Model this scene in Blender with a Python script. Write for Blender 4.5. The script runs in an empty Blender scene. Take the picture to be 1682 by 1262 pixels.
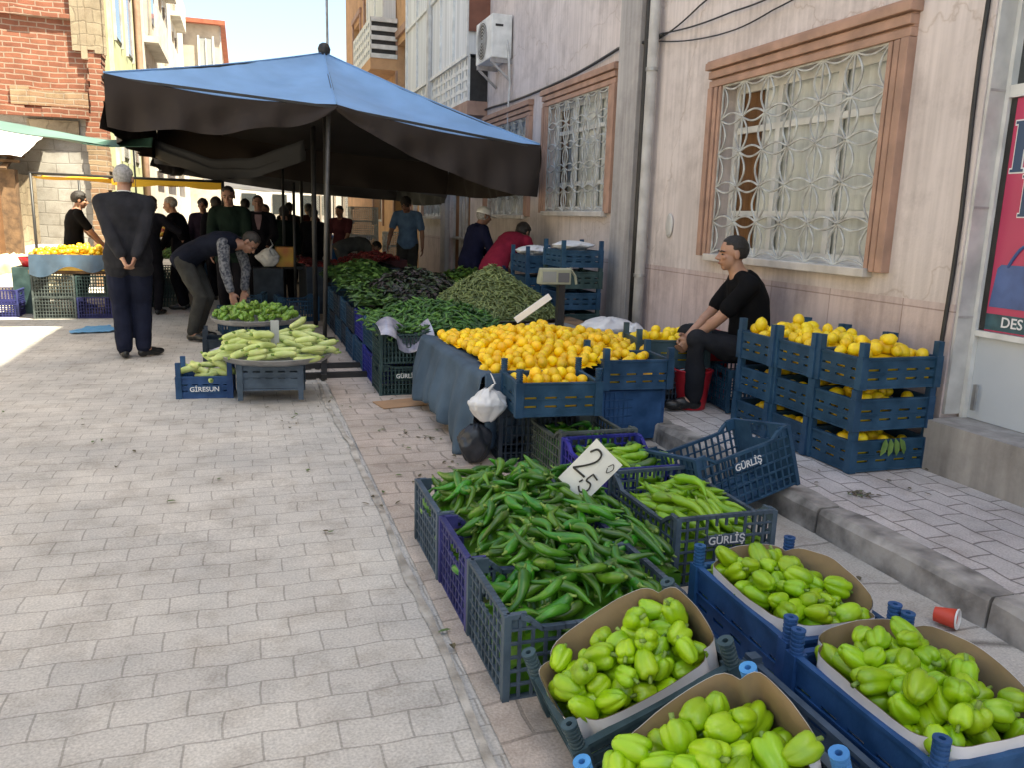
import bpy, math, random
import numpy as np
from mathutils import Vector, Matrix, Euler, Quaternion, noise
rnd = random.Random(7)
scene = bpy.context.scene
col = scene.collection
PI = math.pi
rad = math.radians

# ---------------------------------------------------------------- materials
def mat(name, base=(.5, .5, .5), rough=.7, metal=0., var=0., vscale=8., bump=0., bscale=40., base2=None,
        obj_random=0., spec=.5, sub=0., trans=0., detail=4., coat=0.):
    m = bpy.data.materials.new(name); m.use_nodes = True
    nt = m.node_tree; b = nt.nodes['Principled BSDF']
    b.inputs['Roughness'].default_value = rough
    b.inputs['Metallic'].default_value = metal
    b.inputs['Specular IOR Level'].default_value = spec
    if coat: b.inputs['Coat Weight'].default_value = coat; b.inputs['Coat Roughness'].default_value = .25
    if sub:
        b.inputs['Subsurface Weight'].default_value = sub
        b.inputs['Subsurface Radius'].default_value = (.02, .012, .006)
        b.inputs['Subsurface Scale'].default_value = .5
    b2 = base2 or tuple(max(0, c * (1 - var)) for c in base)
    tc = nt.nodes.new('ShaderNodeTexCoord')
    n = nt.nodes.new('ShaderNodeTexNoise'); n.inputs['Scale'].default_value = vscale
    n.inputs['Detail'].default_value = detail
    nt.links.new(tc.outputs['Object'], n.inputs['Vector'])
    rp = nt.nodes.new('ShaderNodeValToRGB')
    rp.color_ramp.elements[0].position = .35; rp.color_ramp.elements[1].position = .65
    rp.color_ramp.elements[0].color = (*b2, 1); rp.color_ramp.elements[1].color = (*base, 1)
    nt.links.new(n.outputs['Fac'], rp.inputs['Fac'])
    out = rp.outputs['Color']
    if obj_random:
        oi = nt.nodes.new('ShaderNodeObjectInfo')
        hs = nt.nodes.new('ShaderNodeHueSaturation')
        mr = nt.nodes.new('ShaderNodeMapRange'); mr.inputs['To Min'].default_value = 1 - obj_random
        mr.inputs['To Max'].default_value = 1 + obj_random
        mh = nt.nodes.new('ShaderNodeMapRange'); mh.inputs['To Min'].default_value = .5 - obj_random * .06
        mh.inputs['To Max'].default_value = .5 + obj_random * .06
        ml = nt.nodes.new('ShaderNodeMath'); ml.operation = 'MULTIPLY'; ml.inputs[1].default_value = 7.31
        fr = nt.nodes.new('ShaderNodeMath'); fr.operation = 'FRACT'
        nt.links.new(oi.outputs['Random'], mr.inputs['Value'])
        nt.links.new(oi.outputs['Random'], ml.inputs[0]); nt.links.new(ml.outputs[0], fr.inputs[0])
        nt.links.new(fr.outputs[0], mh.inputs['Value'])
        nt.links.new(mr.outputs[0], hs.inputs['Value']); nt.links.new(mh.outputs[0], hs.inputs['Hue'])
        nt.links.new(out, hs.inputs['Color']); out = hs.outputs['Color']
    nt.links.new(out, b.inputs['Base Color'])
    if bump:
        n2 = nt.nodes.new('ShaderNodeTexNoise'); n2.inputs['Scale'].default_value = bscale
        n2.inputs['Detail'].default_value = 5
        nt.links.new(tc.outputs['Object'], n2.inputs['Vector'])
        bp = nt.nodes.new('ShaderNodeBump'); bp.inputs['Strength'].default_value = bump
        bp.inputs['Distance'].default_value = .01
        nt.links.new(n2.outputs['Fac'], bp.inputs['Height'])
        nt.links.new(bp.outputs['Normal'], b.inputs['Normal'])
    m['base_out'] = 0
    return m

# ---------------------------------------------------------------- mesh builder
class MB:
    def __init__(s): s.v = []; s.f = []; s.m = []
    def add(s, vs, fs, m=0):
        o = len(s.v); s.v += [tuple(x) for x in vs]; s.f += [tuple(i + o for i in f) for f in fs]; s.m += [m] * len(fs)
        return s
    def box(s, x0, x1, y0, y1, z0, z1, m=0, M=None):
        vs = [Vector((x, y, z)) for z in (z0, z1) for x, y in ((x0, y0), (x1, y0), (x1, y1), (x0, y1))]
        if M is not None: vs = [M @ v for v in vs]
        return s.add(vs, [(0, 3, 2, 1), (4, 5, 6, 7), (0, 1, 5, 4), (1, 2, 6, 5), (2, 3, 7, 6), (3, 0, 4, 7)], m)
    def bar(s, a, b, w, h=None, m=0, up=(0, 0, 1)):
        a = Vector(a); b = Vector(b); h = h or w; d = (b - a); L = d.length
        if L < 1e-6: return s
        d.normalize(); u = Vector(up)
        if abs(d.dot(u)) > .98: u = Vector((1, 0, 0))
        r = d.cross(u).normalized(); u = r.cross(d)
        vs = [p + r * sx * w / 2 + u * sz * h / 2 for p in (a, b) for sx, sz in ((-1, -1), (1, -1), (1, 1), (-1, 1))]
        return s.add(vs, [(0, 1, 2, 3), (7, 6, 5, 4), (0, 4, 5, 1), (1, 5, 6, 2), (2, 6, 7, 3), (3, 7, 4, 0)], m)
    def tube(s, path, r, n=8, m=0, cap=True, flat=1.0):
        path = [Vector(p) for p in path]; k = len(path)
        rr = r if isinstance(r, (list, tuple)) else [r] * k
        prev = None; vs = []
        for i, p in enumerate(path):
            d = (path[min(i + 1, k - 1)] - path[max(i - 1, 0)]).normalized()
            if prev is None:
                u = Vector((0, 0, 1)) if abs(d.z) < .9 else Vector((1, 0, 0))
                a = d.cross(u).normalized()
            else:
                a = (prev - d * prev.dot(d)); a = a.normalized() if a.length > 1e-6 else prev
            prev = a; b = d.cross(a)
            for j in range(n):
                t = 2 * PI * j / n
                vs.append(p + a * math.cos(t) * rr[i] + b * math.sin(t) * rr[i] * flat)
        fs = [(i * n + j, i * n + (j + 1) % n, (i + 1) * n + (j + 1) % n, (i + 1) * n + j) for i in range(k - 1) for j in range(n)]
        if cap: fs += [tuple(range(n - 1, -1, -1)), tuple((k - 1) * n + j for j in range(n))]
        return s.add(vs, fs, m)
    def rings(s, rings, m=0, cap=True, closed=True):
        n = len(rings[0]); vs = [p for r in rings for p in r]
        fs = [(i * n + j, i * n + (j + 1) % n, (i + 1) * n + (j + 1) % n, (i + 1) * n + j)
              for i in range(len(rings) - 1) for j in range(n if closed else n - 1)]
        if cap: fs += [tuple(range(n - 1, -1, -1)), tuple((len(rings) - 1) * n + j for j in range(n))]
        return s.add(vs, fs, m)
    def lathe(s, prof, n=24, m=0, c=(0, 0, 0), cap=True):
        c = Vector(c)
        return s.rings([[c + Vector((r * math.cos(2 * PI * j / n), r * math.sin(2 * PI * j / n), z)) for j in range(n)] for r, z in prof], m, cap)
    def ellip(s, c, r, M=None, n=14, k=8, m=0):
        c = Vector(c); vs = []; 
        M = M or Matrix.Identity(3)
        for i in range(1, k):
            t = PI * i / k
            for j in range(n):
                a = 2 * PI * j / n
                vs.append(c + M @ Vector((r[0] * math.sin(t) * math.cos(a), r[1] * math.sin(t) * math.sin(a), -r[2] * math.cos(t))))
        o = len(vs); vs += [c + M @ Vector((0, 0, -r[2])), c + M @ Vector((0, 0, r[2]))]
        fs = [(i * n + j, i * n + (j + 1) % n, (i + 1) * n + (j + 1) % n, (i + 1) * n + j) for i in range(k - 2) for j in range(n)]
        fs += [(o, (j + 1) % n, j) for j in range(n)] + [(o + 1, (k - 2) * n + j, (k - 2) * n + (j + 1) % n) for j in range(n)]
        return s.add(vs, fs, m)
    def grid(s, fn, nu, nv, m=0):
        vs = [fn(i / (nu - 1), j / (nv - 1)) for i in range(nu) for j in range(nv)]
        fs = [(i * nv + j, (i + 1) * nv + j, (i + 1) * nv + j + 1, i * nv + j + 1) for i in range(nu - 1) for j in range(nv - 1)]
        return s.add(vs, fs, m)
    def mesh(s, name, mats, smooth=False):
        me = bpy.data.meshes.new(name); me.from_pydata(s.v, [], s.f)
        for mm in (mats if isinstance(mats, (list, tuple)) else [mats]): me.materials.append(mm)
        if any(s.m): me.polygons.foreach_set('material_index', s.m)
        if smooth: me.polygons.foreach_set('use_smooth', [True] * len(s.f))
        me.update(); return me
    def build(s, name, mats, parent=None, smooth=False, auto=False):
        me = s.mesh(name, mats, smooth)
        if auto:
            me.polygons.foreach_set('use_smooth', [True] * len(s.f)); me.set_sharp_from_angle(angle=rad(38))
        o = bpy.data.objects.new(name, me); col.objects.link(o)
        if parent: o.parent = parent
        return o

def tag(o, label, cat, group=None):
    o['label'] = label; o['category'] = cat
    if group: o['group'] = group
    return o
def thing(name, label, cat, loc=(0, 0, 0), rz=0, group=None):
    o = bpy.data.objects.new(name, None); col.objects.link(o); o.empty_display_size = .1
    o.location = loc; o.rotation_euler = (0, 0, rz); return tag(o, label, cat, group)
def struct(o): o['kind'] = 'structure'; return o
def stuff(o): o['kind'] = 'stuff'; return o
def copy_tree(o, parent=None):
    c = o.copy(); col.objects.link(c)
    if parent: c.parent = parent
    for ch in list(o.children): copy_tree(ch, c)
    return c
def bevel(o, w=.003, seg=2):
    md = o.modifiers.new('bevel', 'BEVEL'); md.width = w; md.segments = seg; md.limit_method = 'ANGLE'; md.angle_limit = rad(40)
    return o
def text_mesh(txt, size, m, name, parent, loc, rot, ext=.0008, sx=1.0, shear=0.0):
    cu = bpy.data.curves.new(name, 'FONT'); cu.body = txt; cu.size = size; cu.extrude = ext
    cu.align_x = 'CENTER'; cu.align_y = 'CENTER'; cu.shear = shear; cu.offset = size * .012; cu.resolution_u = 3
    t = bpy.data.objects.new(name, cu); col.objects.link(t)
    bpy.context.view_layer.update()
    me = bpy.data.meshes.new_from_object(t.evaluated_get(bpy.context.evaluated_depsgraph_get()))
    bpy.data.objects.remove(t)
    me.materials.clear(); me.materials.append(m)
    o = bpy.data.objects.new(name, me); col.objects.link(o); o.parent = parent
    o.location = loc; o.rotation_euler = rot; o.scale = (sx, 1, 1)
    return o

# ---------------------------------------------------------------- camera (street runs along +Y, facade at +X)
F, YH, ROLL, VX, HC = 1330., 345., .03, 400., 1.4
_N = Vector((-ROLL * F, F, -ROLL * 841 + 631 - (YH - ROLL * 400))).normalized()
_Y = Vector((VX - 841, YH - 631, F)).normalized(); _U = -_N; _X = _Y.cross(_U)
cam = bpy.data.objects.new('camera', bpy.data.cameras.new('camera')); col.objects.link(cam)
# world rows: image-right, image-down, forward expressed in world axes
right = Vector((_X[0], _Y[0], _U[0])); down = Vector((_X[1], _Y[1], _U[1])); fwd = Vector((_X[2], _Y[2], _U[2]))
R3 = Matrix((right, -down, -fwd)).transposed()
cam.matrix_world = Matrix.Translation((0, 0, HC)) @ R3.to_4x4()
cam.data.sensor_width = 36; cam.data.lens = F / 1682 * 36; cam.data.clip_end = 3000; cam.data.clip_start = .05
scene.camera = cam

# ---------------------------------------------------------------- light
SUN_EL, SUN_AZ = rad(65), rad(134)     # azimuth measured clockwise from +Y (street direction)
w = bpy.data.worlds.new('World'); scene.world = w; w.use_nodes = True
wn = w.node_tree; sky = wn.nodes.new('ShaderNodeTexSky'); sky.sky_type = 'NISHITA'; sky.sun_disc = False
sky.sun_elevation = SUN_EL; sky.sun_rotation = SUN_AZ; sky.air_density = 1.0; sky.dust_density = 5.0; sky.ozone_density = 1.0; sky.altitude = 900
bg = wn.nodes['Background']; bg.inputs['Strength'].default_value = .115
wn.links.new(sky.outputs['Color'], bg.inputs['Color'])
sd = bpy.data.lights.new('sun', 'SUN'); sd.energy = 5.0; sd.angle = rad(.53); sd.color = (1, .94, .84)
so = bpy.data.objects.new('sun', sd); col.objects.link(so)
sdir = Vector((math.sin(SUN_AZ) * math.cos(SUN_EL), math.cos(SUN_AZ) * math.cos(SUN_EL), math.sin(SUN_EL)))
so.rotation_euler = sdir.to_track_quat('Z', 'Y').to_euler(); so.location = (8, -6, 20)
scene.view_settings.view_transform = 'Standard'; scene.view_settings.look = 'None'
scene.view_settings.exposure = 1.9; scene.view_settings.gamma = 1
scene.view_settings.use_white_balance = True; scene.view_settings.white_balance_temperature = 7250; scene.view_settings.white_balance_tint = 3
scene.render.engine = 'CYCLES'
scene.cycles.use_denoising = True
scene.cycles.max_bounces = 7; scene.cycles.diffuse_bounces = 4
# ---------------------------------------------------------------- ground materials
def nodes(m): return m.node_tree.nodes, m.node_tree.links
def paving(name, c1, c2, mort, bw, bh, ms, offs=.5, zig=0., rough=.85, bstr=.35, warp=.012, mott=None, crack=0., rotz=0.):
    m = bpy.data.materials.new(name); m.use_nodes = True; N, L = nodes(m); b = N['Principled BSDF']
    b.inputs['Roughness'].default_value = rough; b.inputs['Specular IOR Level'].default_value = .3
    tc = N.new('ShaderNodeTexCoord')
    vec = tc.outputs['Object']
    if rotz:
        mp = N.new('ShaderNodeMapping'); mp.inputs['Rotation'].default_value = (0, 0, rotz); L.new(vec, mp.inputs['Vector']); vec = mp.outputs[0]
    nz = N.new('ShaderNodeTexNoise'); nz.inputs['Scale'].default_value = 2.2; nz.inputs['Detail'].default_value = 3; L.new(vec, nz.inputs['Vector'])
    sb = N.new('ShaderNodeVectorMath'); sb.operation = 'SUBTRACT'; sb.inputs[1].default_value = (.5, .5, .5); L.new(nz.outputs['Color'], sb.inputs[0])
    sc = N.new('ShaderNodeVectorMath'); sc.operation = 'SCALE'; sc.inputs['Scale'].default_value = warp * 6; L.new(sb.outputs[0], sc.inputs[0])
    ad = N.new('ShaderNodeVectorMath'); ad.operation = 'ADD'; L.new(vec, ad.inputs[0]); L.new(sc.outputs[0], ad.inputs[1]); v = ad.outputs[0]
    if zig:   # interlocking zig-zag long edges
        sp = N.new('ShaderNodeSeparateXYZ'); L.new(v, sp.inputs[0])
        pp = N.new('ShaderNodeMath'); pp.operation = 'PINGPONG'; pp.inputs[1].default_value = bw / 2; L.new(sp.outputs['X'], pp.inputs[0])
        mu = N.new('ShaderNodeMath'); mu.operation = 'MULTIPLY_ADD'; mu.inputs[1].default_value = zig; L.new(pp.outputs[0], mu.inputs[0]); L.new(sp.outputs['Y'], mu.inputs[2])
        pq = N.new('ShaderNodeMath'); pq.operation = 'PINGPONG'; pq.inputs[1].default_value = bh / 2; L.new(sp.outputs['Y'], pq.inputs[0])
        mv = N.new('ShaderNodeMath'); mv.operation = 'MULTIPLY_ADD'; mv.inputs[1].default_value = zig * .6; L.new(pq.outputs[0], mv.inputs[0]); L.new(sp.outputs['X'], mv.inputs[2])
        cb = N.new('ShaderNodeCombineXYZ'); L.new(mv.outputs[0], cb.inputs['X']); L.new(mu.outputs[0], cb.inputs['Y']); v = cb.outputs[0]
    br = N.new('ShaderNodeTexBrick'); br.offset = offs; br.inputs['Scale'].default_value = 1
    br.inputs['Brick Width'].default_value = bw; br.inputs['Row Height'].default_value = bh; br.inputs['Mortar Size'].default_value = ms
    br.inputs['Mortar Smooth'].default_value = .35; br.inputs['Color1'].default_value = (*c1, 1); br.inputs['Color2'].default_value = (*c2, 1); br.inputs['Mortar'].default_value = (*mort, 1)
    L.new(v, br.inputs['Vector'])
    # patchy dirt
    n1 = N.new('ShaderNodeTexNoise'); n1.inputs['Scale'].default_value = .9; n1.inputs['Detail'].default_value = 8; n1.inputs['Roughness'].default_value = .65; L.new(vec, n1.inputs['Vector'])
    r1 = N.new('ShaderNodeValToRGB'); r1.color_ramp.elements[0].position = .32; r1.color_ramp.elements[1].position = .68
    mo = mott or ((.72, .70, .68), (1.08, 1.05, 1.0)); r1.color_ramp.elements[0].color = (*mo[0], 1); r1.color_ramp.elements[1].color = (*mo[1], 1)
    L.new(n1.outputs['Fac'], r1.inputs['Fac'])
    mx = N.new('ShaderNodeMix'); mx.data_type = 'RGBA'; mx.blend_type = 'MULTIPLY'; mx.inputs['Factor'].default_value = 1
    L.new(br.outputs['Color'], mx.inputs['A']); L.new(r1.outputs['Color'], mx.inputs['B'])
    n5 = N.new('ShaderNodeTexNoise'); n5.inputs['Scale'].default_value = 4.5; n5.inputs['Detail'].default_value = 9; n5.inputs['Roughness'].default_value = .7; L.new(vec, n5.inputs['Vector'])
    r5 = N.new('ShaderNodeValToRGB'); r5.color_ramp.elements[0].position = .36; r5.color_ramp.elements[1].position = .52
    r5.color_ramp.elements[0].color = (.80, .78, .76, 1); r5.color_ramp.elements[1].color = (1, 1, 1, 1); L.new(n5.outputs['Fac'], r5.inputs['Fac'])
    m5 = N.new('ShaderNodeMix'); m5.data_type = 'RGBA'; m5.blend_type = 'MULTIPLY'; m5.inputs['Factor'].default_value = 1
    L.new(mx.outputs['Result'], m5.inputs['A']); L.new(r5.outputs['Color'], m5.inputs['B']); mx = m5
    # grain
    n2 = N.new('ShaderNodeTexNoise'); n2.inputs['Scale'].default_value = 120; n2.inputs['Detail'].default_value = 4; L.new(vec, n2.inputs['Vector'])
    r2 = N.new('ShaderNodeValToRGB'); r2.color_ramp.elements[0].position = .3; r2.color_ramp.elements[1].position = .7
    r2.color_ramp.elements[0].color = (.76, .76, .76, 1); r2.color_ramp.elements[1].color = (1.14, 1.14, 1.14, 1); L.new(n2.outputs['Fac'], r2.inputs['Fac'])
    m2 = N.new('ShaderNodeMix'); m2.data_type = 'RGBA'; m2.blend_type = 'MULTIPLY'; m2.inputs['Factor'].default_value = 1
    L.new(mx.outputs['Result'], m2.inputs['A']); L.new(r2.outputs['Color'], m2.inputs['B']); last = m2.outputs['Result']
    h = N.new('ShaderNodeMath'); h.operation = 'MULTIPLY_ADD'; h.inputs[1].default_value = -1.0; L.new(br.outputs['Fac'], h.inputs[0])
    hh = N.new('ShaderNodeMath'); hh.operation = 'MULTIPLY'; hh.inputs[1].default_value = .45; L.new(n2.outputs['Fac'], hh.inputs[0]); L.new(hh.outputs[0], h.inputs[2])
    hgt = h.outputs[0]
    if crack:
        vo = N.new('ShaderNodeTexVoronoi'); vo.feature = 'DISTANCE_TO_EDGE'; vo.inputs['Scale'].default_value = crack; L.new(v, vo.inputs['Vector'])
        cr = N.new('ShaderNodeValToRGB'); cr.color_ramp.elements[0].position = .0; cr.color_ramp.elements[1].position = .03
        cr.color_ramp.elements[0].color = (.35, .34, .33, 1); cr.color_ramp.elements[1].color = (1, 1, 1, 1); L.new(vo.outputs['Distance'], cr.inputs['Fac'])
        m3 = N.new('ShaderNodeMix'); m3.data_type = 'RGBA'; m3.blend_type = 'MULTIPLY'; m3.inputs['Factor'].default_value = 1
        L.new(last, m3.inputs['A']); L.new(cr.outputs['Color'], m3.inputs['B']); last = m3.outputs['Result']
    L.new(last, b.inputs['Base Color'])
    bp = N.new('ShaderNodeBump'); bp.inputs['Strength'].default_value = bstr; bp.inputs['Distance'].default_value = .012
    L.new(hgt, bp.inputs['Height']); L.new(bp.outputs['Normal'], b.inputs['Normal'])
    return m
M_earth = mat('dusty_ground', (.36, .32, .27), .95, var=.25, vscale=1.5, bump=.4, bscale=20)
M_road = paving('interlocking_pavers', (.62, .60, .565), (.575, .555, .525), (.40, .385, .36), .2, .13, .004, zig=.07, bstr=.16, warp=.006, mott=((.70, .70, .705), (1.12, 1.08, 1.03)))
M_strip = paving('worn_pink_pavers', (.60, .55, .51), (.54, .50, .46), (.38, .35, .32), .24, .17, .007, zig=.12, warp=.012, mott=((.62, .58, .55), (1.1, 1.0, .94)))
M_slab = paving('cracked_gutter_slabs', (.58, .55, .51), (.53, .51, .47), (.34, .32, .295), .62, .40, .009, warp=.03, crack=.9, mott=((.66, .64, .62), (1.08, 1.04, 1.0)))
M_walk = paving('pavement_pavers', (.66, .625, .61), (.59, .565, .55), (.27, .25, .24), .2, .135, .006, zig=.1, warp=.012, rotz=PI / 2, mott=((.62, .60, .60), (1.1, 1.06, 1.03)))
M_kerb = mat('kerb_stone', (.42, .39, .36), .9, base2=(.13, .12, .11), vscale=7, bump=.6, bscale=25, detail=8)
M_gutter = mat('gutter_grime', (.50, .47, .43), .95, base2=(.25, .225, .195), vscale=9, bump=.7, bscale=30, detail=9)

def sheet(name, x0, x1, y0, y1, z, m, sub=0):
    b = MB()
    if sub:
        nx, ny = max(2, int((x1 - x0) / sub)), max(2, int((y1 - y0) / sub))
        b.grid(lambda u, v: Vector((x0 + (x1 - x0) * u, y0 + (y1 - y0) * v,
               z + .006 * noise.noise(Vector((x0 + (x1 - x0) * u, y0 + (y1 - y0) * v, 0)) * 1.3))), nx, ny)
    else: b.add([(x0, y0, z), (x1, y0, z), (x1, y1, z), (x0, y1, z)], [(0, 1, 2, 3)])
    return struct(b.build(name, m, smooth=True))
sheet('ground', -400, 400, -60, 900, -.06, M_earth)
sheet('road', -5.5, 3.6, -8, 60, 0, M_road, .12)
# gutter line with an uneven width
b = MB(); ys = [-3 + .12 * i for i in range(200)]
def gx(y): return .57 + .03 * noise.noise(Vector((y * .9, 3, 0))) + (-.02 if y > 5 else 0)
b.grid(lambda u, v: Vector((gx(ys[int(u * 199)]) + (v - .5) * (.022 + .05 * abs(noise.noise(Vector((ys[int(u * 199)] * 4, 0, 0))))), ys[int(u * 199)], .0095 + .002 * v)), 200, 2)
struct(b.build('gutter', M_gutter))
sheet('road_edge_paving', .61, 1.5, -3, 20, .0085, M_strip)
sheet('gutter_slabs', 1.5, 2.46, -3, 20, .0085, M_slab)
# pavement with a real kerb step of separate worn stones
b = MB(); b.box(2.60, 3.6, -4, 46, -.05, .125); struct(b.build('pavement', M_walk))
b = MB(); y = -3.8; rk = random.Random(3)
while y < 20:
    L_ = rk.uniform(.55, .95); h = .132 + rk.uniform(-.006, .006); dx = rk.uniform(-.012, .012)
    n = 7
    rings = []
    for i in range(n):
        yy = y + .006 + (L_ - .012) * i / (n - 1)
        j = [rk.uniform(-.005, .005) for _ in range(4)]
        e = .012 if i in (0, n - 1) else 0
        rings.append([Vector((2.605, yy, -.05)), Vector((2.605, yy, h - e)), Vector((2.50 + dx + j[0], yy, h + j[1] * .5 - e)), Vector((2.475 + dx + j[2] + e, yy, h - .03 + j[3])), Vector((2.462 + dx + e, yy, -.05))])
    b.rings(rings); y += L_
struct(b.build('kerb', M_kerb))

# ---------------------------------------------------------------- facade materials
def plaster(name, base, dark, streak=(26, 26, 1.0), rough=.9, crack=.9, cs=.55, bump=.3, blocks=False):
    m = bpy.data.materials.new(name); m.use_nodes = True; N, L = nodes(m); b = N['Principled BSDF']
    b.inputs['Roughness'].default_value = rough; b.inputs['Specular IOR Level'].default_value = .25
    tc = N.new('ShaderNodeTexCoord'); mp = N.new('ShaderNodeMapping'); mp.inputs['Scale'].default_value = streak; L.new(tc.outputs['Object'], mp.inputs['Vector'])
    n1 = N.new('ShaderNodeTexNoise'); n1.inputs['Scale'].default_value = 1; n1.inputs['Detail'].default_value = 5; L.new(mp.outputs[0], n1.inputs['Vector'])
    n2 = N.new('ShaderNodeTexNoise'); n2.inputs['Scale'].default_value = 1.1; n2.inputs['Detail'].default_value = 7; n2.inputs['Roughness'].default_value = .6; L.new(tc.outputs['Object'], n2.inputs['Vector'])
    mu = N.new('ShaderNodeMath'); mu.operation = 'ADD'; L.new(n1.outputs['Fac'], mu.inputs[0]); L.new(n2.outputs['Fac'], mu.inputs[1])
    hf = N.new('ShaderNodeMath'); hf.operation = 'MULTIPLY'; hf.inputs[1].default_value = .5; L.new(mu.outputs[0], hf.inputs[0])
    rp = N.new('ShaderNodeValToRGB'); rp.color_ramp.elements[0].position = .36; rp.color_ramp.elements[1].position = .58
    rp.color_ramp.elements[0].color = (*dark, 1); rp.color_ramp.elements[1].color = (*base, 1); L.new(hf.outputs[0], rp.inputs['Fac'])
    last = rp.outputs['Color']
    ns = N.new('ShaderNodeTexNoise'); ns.inputs['Scale'].default_value = 2.6; ns.inputs['Detail'].default_value = 10; ns.inputs['Roughness'].default_value = .72; L.new(tc.outputs['Object'], ns.inputs['Vector'])
    rs = N.new('ShaderNodeValToRGB'); rs.color_ramp.elements[0].position = .34; rs.color_ramp.elements[1].position = .54
    rs.color_ramp.elements[0].color = (.72, .71, .71, 1); rs.color_ramp.elements[1].color = (1, 1, 1, 1); L.new(ns.outputs['Fac'], rs.inputs['Fac'])
    ms_ = N.new('ShaderNodeMix'); ms_.data_type = 'RGBA'; ms_.blend_type = 'MULTIPLY'; ms_.inputs['Factor'].default_value = .8
    L.new(last, ms_.inputs['A']); L.new(rs.outputs['Color'], ms_.inputs['B']); last = ms_.outputs['Result']
    if crack:
        nw = N.new('ShaderNodeTexNoise'); nw.inputs['Scale'].default_value = 3.5; nw.inputs['Detail'].default_value = 6; L.new(tc.outputs['Object'], nw.inputs['Vector'])
        va = N.new('ShaderNodeVectorMath'); va.operation = 'MULTIPLY_ADD'; va.inputs[1].default_value = (.45, .45, .45); L.new(nw.outputs['Color'], va.inputs[0]); L.new(tc.outputs['Object'], va.inputs[2])
        vo = N.new('ShaderNodeTexVoronoi'); vo.feature = 'DISTANCE_TO_EDGE'; vo.inputs['Scale'].default_value = crack; L.new(va.outputs[0], vo.inputs['Vector'])
        cr = N.new('ShaderNodeValToRGB'); cr.color_ramp.elements[0].position = .0; cr.color_ramp.elements[1].position = .006
        cr.color_ramp.elements[0].color = (cs, cs * .95, cs * .9, 1); cr.color_ramp.elements[1].color = (1, 1, 1, 1); L.new(vo.outputs['Distance'], cr.inputs['Fac'])
        m3 = N.new('ShaderNodeMix'); m3.data_type = 'RGBA'; m3.blend_type = 'MULTIPLY'; m3.inputs['Factor'].default_value = 1
        L.new(last, m3.inputs['A']); L.new(cr.outputs['Color'], m3.inputs['B']); last = m3.outputs['Result']
    if blocks:
        sp = N.new('ShaderNodeSeparateXYZ'); L.new(tc.outputs['Object'], sp.inputs[0]); cb = N.new('ShaderNodeCombineXYZ')
        L.new(sp.outputs['Y'], cb.inputs['X']); L.new(sp.outputs['Z'], cb.inputs['Y'])
        br = N.new('ShaderNodeTexBrick'); br.inputs['Scale'].default_value = 1; br.inputs['Brick Width'].default_value = .62; br.inputs['Row Height'].default_value = .98
        br.offset = 0; br.inputs['Mortar Size'].default_value = .004; br.inputs['Color1'].default_value = (1, 1, 1, 1); br.inputs['Color2'].default_value = (.93, .92, .93, 1); br.inputs['Mortar'].default_value = (.62, .58, .56, 1)
        L.new(cb.outputs[0], br.inputs['Vector'])
        m4 = N.new('ShaderNodeMix'); m4.data_type = 'RGBA'; m4.blend_type = 'MULTIPLY'; m4.inputs['Factor'].default_value = 1
        L.new(last, m4.inputs['A']); L.new(br.outputs['Color'], m4.inputs['B']); last = m4.outputs['Result']
    L.new(last, b.inputs['Base Color'])
    n3 = N.new('ShaderNodeTexNoise'); n3.inputs['Scale'].default_value = 60; n3.inputs['Detail'].default_value = 4; L.new(tc.outputs['Object'], n3.inputs['Vector'])
    bp = N.new('ShaderNodeBump'); bp.inputs['Strength'].default_value = bump; bp.inputs['Distance'].default_value = .006
    L.new(n3.outputs['Fac'], bp.inputs['Height']); L.new(bp.outputs['Normal'], b.inputs['Normal'])
    return m
def brickmat(name, c1, c2, mort, bw, bh, ms, rough=.9, bstr=.6, warp=.02):
    m = paving(name, c1, c2, mort, bw, bh, ms, warp=warp, bstr=bstr, mott=((.7, .66, .62), (1.1, 1.08, 1.05)))
    N, L = nodes(m); tc = [n for n in N if n.bl_idname == 'ShaderNodeTexCoord'][0]
    sp = N.new('ShaderNodeSeparateXYZ'); cb = N.new('ShaderNodeCombineXYZ'); L.new(tc.outputs['Object'], sp.inputs[0])
    ad = N.new('ShaderNodeMath'); ad.operation = 'ADD'; L.new(sp.outputs['X'], ad.inputs[0]); L.new(sp.outputs['Y'], ad.inputs[1])
    L.new(ad.outputs[0], cb.inputs['X']); L.new(sp.outputs['Z'], cb.inputs['Y'])
    for l in [l for l in L if l.from_node == tc and l.to_node != sp]:
        t = l.to_socket; L.remove(l); L.new(cb.outputs[0], t)
    return m
M_pink = plaster('pink_travertine', (.66, .585, .56), (.50, .44, .42), blocks=False, crack=.6, cs=.82)
M_pinkplinth = plaster('pink_plinth_stone', (.62, .51, .485), (.44, .355, .335), streak=(18, 18, 1.6), crack=0, blocks=True)
M_pil = plaster('grey_concrete', (.46, .43, .415), (.29, .275, .27), streak=(16, 16, .5), crack=0)
M_orange = plaster('orange_render', (.60, .36, .20), (.47, .28, .16), streak=(2, 2, .5), crack=.5, cs=.8)
M_terra = mat('terracotta_moulding', (.43, .26, .19), .75, base2=(.31, .19, .14), vscale=6, bump=.15, bscale=50)
M_brown = mat('brown_shutter', (.20, .075, .045), .6, var=.3, vscale=6)
M_white = mat('white_paint', (.74, .74, .72), .5, base2=(.58, .58, .56), vscale=7)
M_offwhite = mat('weathered_white', (.60, .585, .56), .7, base2=(.40, .385, .37), vscale=5, bump=.2, bscale=40)
M_grille = mat('grille_paint', (.52, .54, .53), .45, base2=(.33, .32, .30), vscale=14)
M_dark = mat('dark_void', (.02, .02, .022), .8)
M_sill = mat('stone_sill', (.58, .54, .50), .8, base2=(.42, .39, .36), vscale=7, bump=.2)
M_steel = mat('galvanised', (.42, .42, .42), .45, metal=.6, var=.3, vscale=10)
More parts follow.
